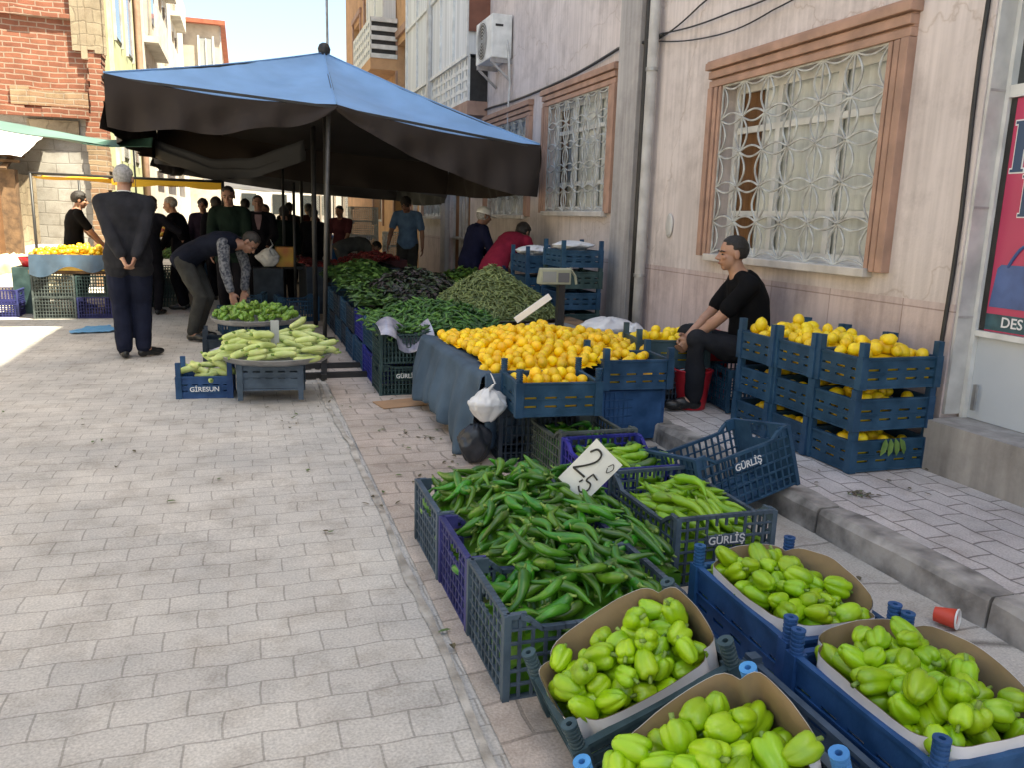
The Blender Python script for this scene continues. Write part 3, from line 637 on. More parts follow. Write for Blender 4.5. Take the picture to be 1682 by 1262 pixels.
# wooden shed corner at the left edge
ws = thing('wooden_shed', 'ruined wooden shed with a broken roof at the left edge', 'shed', (-3.9, 14.2, 0))
MB().box(-1.4, .62, .2, 1.5, 0, 1.85).build('wall', M_tanpl, ws)
MB().box(.45, .66, .0, .199, 0, 1.9).build('post', M_wood, ws)
q = MB(); r = random.Random(6)
for i in range(9): q.bar((-1.3 + i * .23, -.1 + r.uniform(-.04, .04), 2.02 - i * .015), (-1.3 + i * .23 + r.uniform(-.05, .05), 1.6, 2.5), .09, .035)
for i in range(5): q.bar((-1.4, .1 + i * .3, 2.08 + i * .09), (.72, .1 + i * .3, 2.02 + i * .09), .06, .04)
q.build('rafter', M_wood, ws)
MB().grid(lambda u, v: Vector((-1.5 + 2.3 * u, -.15 + 1.9 * v, 2.1 + .5 * v + .04 * noise.noise(Vector((u * 6, v * 6, 1))) - .02 * u)), 16, 12).build('roof_sheet', M_offwhite, ws)
MB().box(.25, .44, .10, .198, .1, 1.6).build('door', mat('orange_door', (.45, .24, .12), .7, var=.2), ws)

# roof-line antenna mast rising above the canopy
tag(MB().tube([(1.85, 19, 0), (1.85, 19, 5), (1.84, 19, 10)], .03, 6).build('antenna_mast', M_steel, smooth=True), 'thin steel mast rising behind the tip of the blue canopy', 'mast')

# ---------------------------------------------------------------- canopies
def two_sided(name, top, under, rough=.6, transl=0.):
    m = bpy.data.materials.new(name); m.use_nodes = True; N, L = nodes(m); b = N['Principled BSDF']; b.inputs['Roughness'].default_value = rough
    b.inputs['Specular IOR Level'].default_value = .3
    n = N.new('ShaderNodeTexNoise'); n.inputs['Scale'].default_value = 2.5; n.inputs['Detail'].default_value = 6
    tc = N.new('ShaderNodeTexCoord'); L.new(tc.outputs['Object'], n.inputs['Vector'])
    r = N.new('ShaderNodeValToRGB'); r.color_ramp.elements[0].position = .3; r.color_ramp.elements[1].position = .7
    r.color_ramp.elements[0].color = (*[c * .8 for c in top], 1); r.color_ramp.elements[1].color = (*top, 1); L.new(n.outputs['Fac'], r.inputs['Fac'])
    L.new(r.outputs['Color'], b.inputs['Base Color'])
    n3 = N.new('ShaderNodeTexNoise'); n3.inputs['Scale'].default_value = 1.8; n3.inputs['Detail'].default_value = 3; L.new(tc.outputs['Object'], n3.inputs['Vector'])
    bp = N.new('ShaderNodeBump'); bp.inputs['Strength'].default_value = .35; bp.inputs['Distance'].default_value = .05
    L.new(n3.outputs['Fac'], bp.inputs['Height']); L.new(bp.outputs['Normal'], b.inputs['Normal'])
    return m
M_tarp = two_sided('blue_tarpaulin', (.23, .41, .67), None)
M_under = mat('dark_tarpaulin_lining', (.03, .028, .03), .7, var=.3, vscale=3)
M_val = two_sided('brown_valance_cloth', (.030, .022, .019), None, .8)
M_grayt = two_sided('charcoal_tarpaulin', (.075, .075, .08), None, .7)

def canopy(name, label, A, B, C, D, apex, valf, top, under, val, group, gather=None, sag=.10):
    """A,B mid,C front edge; D back-left, E back-right computed; valf(side,t)->valance drop"""
    t = thing(name, label, 'canopy', (0, 0, 0), 0, group)
    A, B, C, apex = map(Vector, (A, B, C, apex)); Dl = Vector(D[0]); Dr = Vector(D[1])
    def edge(p, q_, t_, s=1.): 
        e = p.lerp(q_, t_); e.z -= .07 * math.sin(PI * t_) * s; return e
    edges = [(A, B), (B, C), (C, Dr), (Dr, Dl), (Dl, A)]
    tp = MB(); un = MB(); n = 36; k = 26
    sm_ = MB()
    for p in (A, B, C, Dl, Dr): sm_.tube([p.lerp(apex, i / 9) + Vector((0, 0, .006 - sag * .28 * math.sin(PI * i / 9))) for i in range(10)], .009, 5)
    sm_.build('seam', top, t, smooth=True)
    for (p, q_) in edges:
        def fn(u, v, p=p, q_=q_, off=0.):
            e = edge(p, q_, v); s = e.lerp(apex, u); s.z -= sag * math.sin(PI * u) * (1 - .0 * v) * .8 * (.35 + .65 * math.sin(PI * v)) - off
            s.z += (.02 * noise.noise(Vector((s.x * 2.2, s.y * 2.2, 0))) + .012 * noise.noise(Vector((s.x * 7 + s.y * 3, s.y * 2, 4)))) * (1 - abs(2 * u - 1))
            return s
        tp.grid(lambda u, v: fn(u, v), k, n); un.grid(lambda u, v: fn(u, v, off=-.012), k, n)
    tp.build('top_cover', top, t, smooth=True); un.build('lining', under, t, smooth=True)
    vl = MB()
    for si, (p, q_) in enumerate(edges):
        n2 = 90
        out = (q_ - p).cross(Vector((0, 0, 1))).normalized()
        def fv(u, v, p=p, q_=q_, si=si):
            e = edge(p, q_, v); d = valf(si, v)
            s = e + Vector((0, 0, -.003 - d * u)) + out * (.012 + (.045 * math.sin(v * 19 + si + 3 * u) + .02 * math.sin(v * 47 + si)) * u * min(1, d * 3) + .02 * math.sin(u * 5 + v * 4) * u)
            return s
        vl.grid(fv, 8, n2)
    vl.build('valance', val, t, smooth=True)
    q = MB()
    for p in (A, B, C, Dl, Dr): q.bar(p - Vector((0, 0, .03)), apex - Vector((0, 0, .05)), .03, .02)
    for (p, q_) in edges: q.bar(p - Vector((0, 0, .035)), q_ - Vector((0, 0, .035)), .025)
    q.build('rib', M_black, t)
    return t
def v1(si, t):
    if si == 0: return .05 + .43 * (1 - t) ** .6 + .02 * math.sin(t * 17)
    if si == 1: return .05 + .52 * min(1, t * 1.15) ** .75
    return .5
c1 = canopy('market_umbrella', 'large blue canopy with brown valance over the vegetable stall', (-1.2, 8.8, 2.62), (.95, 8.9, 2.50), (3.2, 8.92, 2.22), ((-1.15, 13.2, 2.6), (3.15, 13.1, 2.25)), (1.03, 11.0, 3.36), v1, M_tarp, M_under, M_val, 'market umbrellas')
MB().lathe([(.02, -.10), (.07, -.02), (.08, .03), (.06, .08), (.03, .10), (.001, .105)], 16, c=(1.03, 11.0, 3.38)).build('finial', M_black, c1, smooth=True)
MB().tube([(.81, 9.12, 0), (.84, 9.08, 1.2), (.88, 9.0, 2.5)], .024, 10).build('front_pole', mat('pole_metal', (.10, .095, .09), .45, metal=.4, var=.3), c1, smooth=True)
MB().tube([(.80, 10.2, 0), (.81, 10.2, 2.4)], .03, 10).build('rear_pole', M_black, c1, smooth=True)
MB().tube([(1.03, 11, 0), (1.03, 11, 3.3)], .035, 10).build('centre_pole', M_black, c1, smooth=True)
q = MB().bar((.15, 7.45, .03), (1.0, 7.45, .03), .05, .05).bar((.12, 7.0, .03), (1.0, 7.0, .03), .05, .05).bar((.6, 6.9, .03), (.81, 9.1, .03), .05, .045).box(.69, .93, 9.0, 9.24, .0, .03)
q.build('base_frame', M_black, c1)
def v2(si, t):
    if si == 0: return .26 + .05 * math.sin(PI * t)
    if si == 1: return .22
    return .3
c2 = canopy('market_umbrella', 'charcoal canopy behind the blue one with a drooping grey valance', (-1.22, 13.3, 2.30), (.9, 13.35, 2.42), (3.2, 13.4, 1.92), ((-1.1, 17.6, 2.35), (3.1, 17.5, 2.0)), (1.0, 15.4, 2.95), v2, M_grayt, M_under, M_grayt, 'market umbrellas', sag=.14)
MB().tube([(.66, 11.9, 0), (.67, 11.9, 1.8)], .02, 8).build('pole', M_black, c2, smooth=True)
MB().tube([(.55, 12.6, 0), (.56, 12.6, 2.1)], .02, 8).build('pole', M_black, c2, smooth=True)
MB().tube([(1.0, 15.4, 0), (1.0, 15.4, 2.9)], .03, 8).build('centre_pole', M_black, c2, smooth=True)
# sagging connector sheet between the two canopies (grey cloth seen hanging at the left)
def tarp(name, label, cat, pts, m, nu=16, nv=24, sagz=.1, wr=.02, seed=0, group=None):
    a, b_, c, d = map(Vector, pts)     # a-b front edge, d-c back edge
    def fn(u, v):
        p = a.lerp(b_, v).lerp(d.lerp(c, v), u); p.z -= sagz * math.sin(PI * v) * .7 + sagz * .5 * math.sin(PI * u)
        p.z += wr * noise.noise(Vector((p.x * 2.5, p.y * 2.5, seed))); return p
    o = MB().grid(fn, nu, nv).build(name, m, smooth=True)
    sm = o.modifiers.new('thick', 'SOLIDIFY'); sm.thickness = .006
    return tag(o, label, cat, group)
tarp('grey_tarpaulin', 'dark grey tarpaulin strip hanging between the blue canopy and the green sheet', 'tarpaulin', [(-1.10, 12.2, 2.22), (.86, 12.1, 2.26), (.84, 12.1, 2.42), (-1.10, 12.25, 2.32)], M_grayt, sagz=.40, wr=.05)
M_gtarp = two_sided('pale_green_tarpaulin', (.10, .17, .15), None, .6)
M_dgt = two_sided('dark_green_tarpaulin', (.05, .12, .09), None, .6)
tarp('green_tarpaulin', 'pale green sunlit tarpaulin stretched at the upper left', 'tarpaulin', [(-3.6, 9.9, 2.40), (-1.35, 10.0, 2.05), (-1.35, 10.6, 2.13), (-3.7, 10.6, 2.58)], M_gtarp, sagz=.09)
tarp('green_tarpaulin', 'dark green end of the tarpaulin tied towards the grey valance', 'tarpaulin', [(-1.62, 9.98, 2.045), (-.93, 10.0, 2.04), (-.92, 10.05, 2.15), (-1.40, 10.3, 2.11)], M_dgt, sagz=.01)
M_wtarp = two_sided('white_tarpaulin', (.74, .72, .66), None, .6)
tarp('white_canopy', 'wide white awning seen below the charcoal canopy', 'canopy', [(-1.65, 18.2, 2.12), (4.2, 18.6, 1.72), (4.2, 21.5, 2.6), (-1.6, 21.5, 3.0)], M_wtarp, sagz=.12)
tarp('white_canopy', 'second white awning lower and further down the street', 'canopy', [(-1.0, 22.5, 1.98), (3.4, 22.8, 1.95), (3.4, 26, 2.7), (-1.0, 26, 2.7)], M_wtarp, sagz=.12)
# left stall frame with a yellow cloth
sf = thing('stall_awning', 'thin metal stall frame with a yellow cloth edge around the fruit stall', 'awning', (0, 0, 0))
q = MB().tube([(-2.52, 11.8, 0), (-2.52, 11.8, 1.78)], .018, 8).tube([(-.26, 11.8, 0), (-.26, 11.8, 1.76)], .018, 8).tube([(-2.4, 14.3, 0), (-2.4, 14.3, 1.85)], .018, 8).tube([(-.3, 14.3, 0), (-.3, 14.3, 1.85)], .018, 8)
q.tube([(-2.54, 11.8, 1.78), (-.24, 11.8, 1.76)], .016, 8).tube([(-2.4, 14.3, 1.85), (-.3, 14.3, 1.85)], .016, 8).tube([(-2.52, 11.8, 1.77), (-2.4, 14.3, 1.85)], .014, 8).tube([(-.26, 11.8, 1.75), (-.3, 14.3, 1.85)], .014, 8)
q.tube([(-1.32, 11.8, .3), (-1.32, 11.8, 2.2)], .012, 6)
q.build('tube', M_black, sf, smooth=True)
M_yel = two_sided('yellow_cloth', (.62, .36, .03), None, .8)
MB().grid(lambda u, v: Vector((-2.5 + 2.22 * v, 11.83 + .5 * u, 1.755 - .01 - (.035 + .05 * v) * math.sin(PI * u) - .02 * math.sin(v * 20) * u + .03 * u)), 8, 40).build('yellow_cover', M_yel, sf, smooth=True)
MB().grid(lambda u, v: Vector((-1.6 + 1.34 * v, 11.79, 1.75 - (.075 + .02 * math.sin(v * 9)) * u)), 3, 30).build('yellow_fringe', M_yel, sf, smooth=True)

# unseen row added on the left to bounce sunlight into the shaded street
rw = thing('bounce_row_building', 'unseen cream building added on the left to bounce sunlight into the shaded street', 'building', (0, 0, 0))
MB().box(-12, -6.5, -14, 13.4, 0, 6.6).build('wall', M_cream, rw)
for y_ in (-11, -7, -3, 1, 5, 9):
    wq = MB().box(-6.499, -6.46, y_, y_ + 1.4, 1.1, 2.5).box(-6.499, -6.46, y_, y_ + 1.4, 4.0, 5.4).build('window', M_glassd, rw)
# ---------------------------------------------------------------- crates
def plastic(name, c, var=.25, rough=.55): return mat(name, c, rough, base2=tuple(v * 1.6 + .012 for v in c), detail=9, vscale=9, bump=.12, bscale=60, obj_random=.12, spec=.3)
P_slate = plastic('slate_plastic', (0.040, 0.062, 0.088)); P_navy = plastic('navy_plastic', (.010, .042, .085)); P_blue = plastic('blue_plastic', (0.010, 0.043, 0.120))
P_violet = plastic('violet_plastic', (0.022, 0.025, 0.110)); P_royal = plastic('royal_plastic', (0.013, 0.015, 0.165)); P_dgreen = plastic('dark_green_plastic', (0.020, 0.043, 0.043)); P_greygreen = plastic('grey_green_plastic', (0.055, 0.068, 0.065))
P_teal = plastic('teal_plastic', (0.025, 0.050, 0.062)); P_cap = plastic('light_blue_plastic', (.04, .17, .40)); P_white = plastic('white_plastic', (.55, .56, .56)); P_black = plastic('black_plastic', (.012, .02, .032))
M_letter = mat('white_lettering', (.72, .72, .72), .5)
def wallpanel(mb, p0, p1, hf, nu, nv, t=.007, rim=.014, hole=None, z0=.012):
    """open lattice wall from p0 to p1 (ground points), height profile hf(u)"""
    p0 = Vector(p0); p1 = Vector(p1); d = (p1 - p0); L_ = d.length; d.normalize(); up = Vector((0, 0, 1))
    hmax = max(hf(i / 20) for i in range(21))
    def inh(u, z): return hole and hole[0] < u < hole[1] and hole[2] < z < hole[3]
    for i in range(nu + 1):
        u = i / nu; h = hf(min(.999, max(.001, u)))
        if hole and hole[0] < u < hole[1]:
            mb.bar(p0 + d * L_ * u + up * z0, p0 + d * L_ * u + up * hole[2], t, t * 1.5, up=d); mb.bar(p0 + d * L_ * u + up * hole[3], p0 + d * L_ * u + up * h, t, t * 1.5, up=d)
        else: mb.bar(p0 + d * L_ * u + up * z0, p0 + d * L_ * u + up * h, t, t * 1.5, up=d)
    for j in range(nv + 1):
        z = z0 + (hmax - z0) * j / nv; k = 24; run = None
        for i in range(k + 1):
            ok = hf(min(.999, i / k)) >= z - 1e-4 and not inh(i / k, z)
            if ok and run is None: run = i
            if (not ok or i == k) and run is not None:
                e = i if ok else i - 1
                if e > run: mb.bar(p0 + d * L_ * run / k + up * z, p0 + d * L_ * e / k + up * z, t * 1.5, t)
                run = None
    k = 16; pts = [p0 + d * L_ * i / k + up * hf(min(.999, max(.001, i / k))) for i in range(k + 1)]
    for a, c in zip(pts, pts[1:]): 
        if (c - a).length > 1e-4: mb.bar(a, c + (c - a).normalized() * .003, rim * 1.4, rim)
def mesh_crate(label, loc, rz=0, a=.56, b_=.40, h=.28, m=None, group='mesh-sided plastic crates', text=None, cap=None, dip=.05, tilt=None, loname='vegetable_crate', solid_end=False):
    t = thing(loname, label, 'crate', loc, rz, group)
    X, Y = a / 2, b_ / 2
    fl = lambda u: h
    def sd(u):
        e = min(u, 1 - u) * a
        return h if e < .05 else (h - dip if e > .11 else h - dip * (e - .05) / .06)
    for nm, p0, p1, hf, nu, hole in (('side_panel', (-X, -Y, 0), (X, -Y, 0), sd, 14, None), ('side_panel', (-X, Y, 0), (X, Y, 0), sd, 14, None),
                                     ('end_panel', (-X, -Y, 0), (-X, Y, 0), fl, 10, (.32, .68, h - .075, h - .04)), ('end_panel', (X, -Y, 0), (X, Y, 0), fl, 10, (.32, .68, h - .075, h - .04))):
        q = MB(); wallpanel(q, p0, p1, hf, nu, 6, hole=hole)
        if nm == 'end_panel' and solid_end:
            sx = 1 if p0[0] > 0 else -1; q.box(*sorted((p0[0] - sx * .004, p0[0] - sx * .007)), -Y, Y, .02, h - .08); q.box(*sorted((p0[0] - sx * .004, p0[0] - sx * .007)), -Y, -Y * .34, h - .08, h); q.box(*sorted((p0[0] - sx * .004, p0[0] - sx * .007)), Y * .34, Y, h - .08, h)
        q.build(nm, m, t)
    q = MB(); q.box(-X, X, -Y, Y, .004, .012)
    for k in range(5): q.box(-X + .01, X - .01, -Y + .03 + k * (2 * Y - .06) / 4 - .006, -Y + .03 + k * (2 * Y - .06) / 4 + .006, .012, .02)
    q.build('base', m, t)
    for sx in (-1, 1):
        for sy in (-1, 1):
            MB().box(sx * X - .011, sx * X + .011, sy * Y - .011, sy * Y + .011, .0, h + .004).box(*sorted((sx * X, sx * (X - .06))), *sorted((sy * Y, sy * (Y - .012))), h - .045, h + .006).build('corner_post', m, t)
    if text:
        s, side = text
        ang = {'-y': 0, '-x': -PI / 2, 'x': PI / 2, 'y': PI}[side]
        d = {'-y': (0, -Y - .013), 'y': (0, Y + .013), '-x': (-X - .013, 0), 'x': (X + .013, 0)}[side]
        pw = .17; pl = MB().box(-pw / 2, pw / 2, -.004, .004, -.022, .022).build('name_plate', m, t); pl.location = (d[0] * .985, d[1] * .985, h * .66); pl.rotation_euler = (0, 0, ang)
        text_mesh(s, .046, M_letter, 'lettering', pl, (0, -.005, 0), (PI / 2, 0, 0))
    if tilt: t.rotation_euler = tilt
    return t
def post_crate(label, loc, rz=0, a=.52, b_=.37, h=.19, hp=.27, m=None, group='slotted crates with corner posts', capm=None, slots=4, rows=2, spool=True, text=None, tilt=None, name='fruit_crate'):
    t = thing(name, label, 'crate', loc, rz, group); X, Y = a / 2, b_ / 2
    def slotwall(p0, p1, n):
        q = MB(); p0 = Vector(p0); p1 = Vector(p1); d = (p1 - p0).normalized(); L_ = (p1 - p0).length; up = Vector((0, 0, 1)); th = .010
        nrm = d.cross(up)
        def rect(u0, u1, z0, z1, off=0., dep=th):
            c = p0 + d * (u0 + u1) / 2 + nrm * off
            q.bar(c + up * z0, c + up * z1, u1 - u0, dep, up=nrm)
        zr = [.01, .052, .064, .100, .112, h - .008] if rows == 2 else [.01, .08, .098, h - .008]
        rect(0, L_, zr[0], zr[1])
        for k in range(1, len(zr) - 1, 2):
            sw = L_ / n
            for i in range(n): 
                rect(i * sw - (0 if i else 0), i * sw + sw * .30, zr[k], zr[k + 1]); rect((i + 1) * sw - sw * .10, (i + 1) * sw, zr[k], zr[k + 1])
            rect(0, L_, zr[k + 1], zr[k + 2])
        q.bar(p0 + up * h, p1 + up * h, .022, .012); q.bar(p0 + up * .008, p1 + up * .008, .018, .012)
        q.bar(p0 + up * (h * .52) + nrm * .006, p1 + up * (h * .52) + nrm * .006, .006, .006)
        return q
    slotwall((-X, -Y, 0), (X, -Y, 0), slots + 1).build('side_panel', m, t); slotwall((X, Y, 0), (-X, Y, 0), slots + 1).build('side_panel', m, t)
    slotwall((-X, Y, 0), (-X, -Y, 0), slots).build('end_panel', m, t); slotwall((X, -Y, 0), (X, Y, 0), slots).build('end_panel', m, t)
    MB().box(-X, X, -Y, Y, .003, .010).build('base', m, t)
    for sx in (-1, 1):
        for sy in (-1, 1):
            cx, cy = sx * (X - .004), sy * (Y - .004)
            q = MB().box(cx - .022, cx + .022, cy - .022, cy + .022, 0, h + .008)
            if spool:
                z = h + .008; pr = [(.016, z)]
                while z < hp - .008: pr += [(.020, z + .001), (.020, z + .007), (.0165, z + .009), (.0165, z + .012)]; z += .013
                pr += [(.021, hp - .006), (.021, hp), (.008, hp), (.0075, hp - .02), (.0005, hp - .02)]
                q.lathe(pr, 14, c=(cx, cy, 0), cap=False)
            else: q.box(cx - .018, cx + .018, cy - .018, cy + .018, h + .008, hp)
            pq = q.build('corner_post', (capm if capm and spool else m), t)
    if text:
        pl = MB().box(-a * .3, a * .3, -.003, .003, -.03, .03).build('name_plate', m, t); pl.location = (0, -Y - .009, h * .42)
        text_mesh(text, .05, M_letter, 'lettering', pl, (0, -.004, 0), (PI / 2, 0, 0))
    if tilt: t.rotation_euler = tilt
    return t

# ---------------------------------------------------------------- produce meshes
def bell_mesh(seed, L_=.085, R=.036, lobes=4):
    r = random.Random(seed); q = MB(); n = 32; ph = r.uniform(0, 6); rings = []
    am = [r.uniform(.8, 1.15) for _ in range(lobes)]; bend = r.uniform(-.012, .012)
    prof = [(0, .25), (-.04, .5), (.0, .78), (.08, .95), (.22, 1.03), (.4, 1.0), (.58, .93), (.74, .82), (.87, .66), (.96, .46), (1.0, .25), (.985, .06)]
    for z, f in prof:
        rg = []
        for j in range(n):
            th = 2 * PI * j / n; lo = am[int(((th + ph) % (2 * PI)) / (2 * PI) * lobes) % lobes]
            g = abs(math.sin((th + ph) * lobes / 2)); dep = .34 * (1 - g ** .5)
            rr = R * f * (1 - dep * (.6 + .5 * abs(z - .45) * 2)) * (.88 + .12 * lo)
            rr *= 1 + .10 * noise.noise(Vector((math.cos(th) * 1.5 + seed, math.sin(th) * 1.5, z * 3))) + .05 * noise.noise(Vector((math.cos(th) * 4 + seed, math.sin(th) * 4, z * 5)))
            zz = -z * L_ + (.006 * g if z < .1 else 0)
            rg.append(Vector((rr * math.cos(th) + bend * z * z, rr * math.sin(th), zz + (lo - 1) * .02 * z)))
        rings.append(rg)
    q.rings(rings[::-1], 0)
    q.tube([(0, 0, -.004), (.001, 0, .008), (.006, .002, .022)], [.009, .0055, .006], 7, m=1)
    return q
def long_mesh(seed, L_=.17, R=.016, curve=.03, taper=1.):
    r = random.Random(seed); q = MB(); k = 13; n = 10; path = []; rr = []
    c2 = r.uniform(-1, 1) * curve * .6; 
    for i in range(k):
        u = i / (k - 1)
        path.append(Vector((u * L_, curve * math.sin(PI * u) + c2 * u * u * math.sin(u * 4), .006 * math.sin(u * 5 + seed))))
        base = (.72 + .45 * min(1, u * 6)) * (1 - taper * .85 * max(0, u - .25) ** 1.25 / .75 ** 1.25) if u < .99 else .12
        rr.append(R * base * (1 + .12 * noise.noise(Vector((u * 6, seed * 3.1, 0)))))
    o = len(q.v); q.tube(path, rr, n)
    for i in range(o, len(q.v)):   # dents and wrinkles
        v = Vector(q.v[i]); nn = noise.noise(Vector((v.x * 45, v.y * 60 + seed, v.z * 60))) * .0022; q.v[i] = (v.x, v.y + nn, v.z + nn)
    q.tube([(.004, path[0].y, path[0].z), (-.006, path[0].y, path[0].z), (-.022, path[0].y + r.uniform(-.008, .008), path[0].z + .005)], [R * .62, R * .28, R * .2], 6, m=1)
    return q
def lemon_mesh(seed, R=.031, el=1.12, nip=.08):
    q = MB(); n = 14; k = 9; rg = []
    for i in range(k + 1):
        t = PI * i / k; z = -math.cos(t) * R * el; rr = math.sin(t) * R
        if i == k: z += R * nip; rr = R * .05
        if i == k - 1: rr *= .9
        if i == 0: rr = R * .1; z += R * .06
        rg.append([Vector((rr * math.cos(a) * (1 + .03 * noise.noise(Vector((math.cos(a) * 2, math.sin(a) * 2, seed + i * .4)))), rr * math.sin(a), z)) for a in [2 * PI * j / n for j in range(n)]])
    q.rings(rg); return q
def squash_mesh(seed, L_=.2, R=.026):
    r = random.Random(seed); q = MB(); k = 12; path = []; rr = []
    for i in range(k):
        u = i / (k - 1); path.append((u * L_ - L_ / 2, .018 * math.sin(PI * u) * r.choice((-1, 1)) if False else .014 * math.sin(PI * u), 0))
        rr.append(R * (.55 + .5 * math.sin(PI * min(1, .18 + u * .78)) ** .7) * (1 if 0 < i < k - 1 else .5))
    q.tube(path, rr, 12); q.tube([(-L_ / 2 + .002, 0, 0), (-L_ / 2 - .02, 0, .003)], [R * .42, R * .34], 7, m=1); return q
def veg(name, c, c2, rough=.28, coat=.3, orand=.14, vs=14, sub=.06):
    m = mat(name, c, rough, base2=c2, vscale=vs, obj_random=orand, coat=coat, bump=.10, bscale=35, sub=sub); return m
V_bell = veg('light_pepper_skin', (.31, .52, .014), (.20, .39, .008), sub=.0, coat=.12, rough=.32); V_stem = veg('pepper_stem', (.24, .36, .07), (.16, .26, .05), .6, 0)
V_long = veg('green_pepper_skin', (.065, .22, .012), (.03, .12, .007), orand=.40, rough=.30, coat=.12, sub=0); V_longl = veg('pale_pepper_skin', (.24, .45, .02), (.16, .34, .012), orand=.16, coat=.12, sub=0)
V_lemon = veg('lemon_skin', (.88, .65, .02), (.82, .54, .015), .45, .08, .13, vs=30, sub=.04); V_orange = veg('ripe_citrus_skin', (.90, .62, .015), (.86, .49, .012), .45, .08, .17, vs=22, sub=.04)
V_squash = veg('squash_skin', (.58, .64, .26), (.46, .56, .17), .4, .1, .08, vs=20); V_tray = veg('small_pepper_skin', (.15, .27, .03), (.09, .19, .02), .35, .2, .2)
def variants(fn, mats, name, n=4, **kw): return [fn(i + 1, **kw).mesh(name, mats, True) for i in range(n)]
ME_bell = [bell_mesh(i, L_=.064 + .013 * (i % 3), R=.0325 + .003 * (i % 2), lobes=3 + i % 2).mesh('bell_pepper', [V_bell, V_stem], True) for i in range(1, 7)]
ME_long = [long_mesh(i, L_=l, R=rr_, curve=c).mesh('long_pepper', [V_long, V_stem], True) for i, (l, rr_, c) in enumerate(((.17, .0175, .03), (.15, .0165, .045), (.19, .018, .02), (.14, .020, .012), (.16, .0165, -.04), (.18, .0175, .05)))]
ME_longl = [long_mesh(i + 20, L_=l, R=rr_, curve=c).mesh('pale_long_pepper', [V_longl, V_stem], True) for i, (l, rr_, c) in enumerate(((.17, .018, .02), (.15, .019, .012), (.19, .0175, .028), (.16, .018, -.02)))]
ME_lemon = [lemon_mesh(i, R=.031 + .0015 * (i % 3), el=1.08 + .06 * (i % 3)).mesh('lemon', V_lemon, True) for i in range(1, 4)]
ME_orng = [lemon_mesh(i + 5, R=.0315 + .001 * (i % 3), el=.94 + .03 * i, nip=-.05).mesh('orange', V_orange, True) for i in range(1, 5)]
ME_squash = [squash_mesh(i, L_=.145 + .025 * (i % 3), R=.0215 + .003 * (i % 2)).mesh('white_squash', [V_squash, V_stem], True) for i in range(1, 5)]
ME_small = [bell_mesh(i + 30, L_=.05, R=.023, lobes=3).mesh('small_green_pepper', [V_tray, V_stem], True) for i in range(1, 4)]

class Heap:
    def __init__(s, x0, x1, y0, y1, fn, ok=None, res=.008):
        s.x0, s.y0, s.res = x0, y0, res; s.x1, s.y1 = x1, y1
        s.nx = int((x1 - x0) / res) + 1; s.ny = int((y1 - y0) / res) + 1
        X, Y = np.meshgrid(x0 + np.arange(s.nx) * res, y0 + np.arange(s.ny) * res, indexing='ij')
        s.H = np.vectorize(fn)(X, Y).astype(float); s.B = s.H.copy(); s.fn = fn; s.ok = ok or (lambda x, y: True); s._c = {}
    def ball(s, r):
        if r not in s._c:
            k = int(r / s.res); g = np.arange(-k, k + 1) * s.res; d2 = g[:, None] ** 2 + g[None, :] ** 2
            s._c[r] = (k, np.where(d2 < r * r, np.sqrt(np.maximum(r * r - d2, 0)), -9.))
        return s._c[r]
    def win(s, x, y, k):
        i, j = int(round((x - s.x0) / s.res)), int(round((y - s.y0) / s.res))
        a0, a1, b0, b1 = max(0, i - k), min(s.nx, i + k + 1), max(0, j - k), min(s.ny, j + k + 1)
        return (a0, a1, b0, b1), (a0 - i + k, a1 - i + k, b0 - j + k, b1 - j + k)
    def rest(s, x, y, r):
        k, b_ = s.ball(r); w_, c = s.win(x, y, k)
        if w_[0] >= w_[1] or w_[2] >= w_[3]: return 9
        return float((s.H[w_[0]:w_[1], w_[2]:w_[3]] + b_[c[0]:c[1], c[2]:c[3]]).max())
    def stamp(s, x, y, z, r):
        k, b_ = s.ball(r); w_, c = s.win(x, y, k)
        if w_[0] >= w_[1] or w_[2] >= w_[3]: return
        v = s.H[w_[0]:w_[1], w_[2]:w_[3]]; np.maximum(v, b_[c[0]:c[1], c[2]:c[3]] + z, out=v)
HR = random.Random(11)
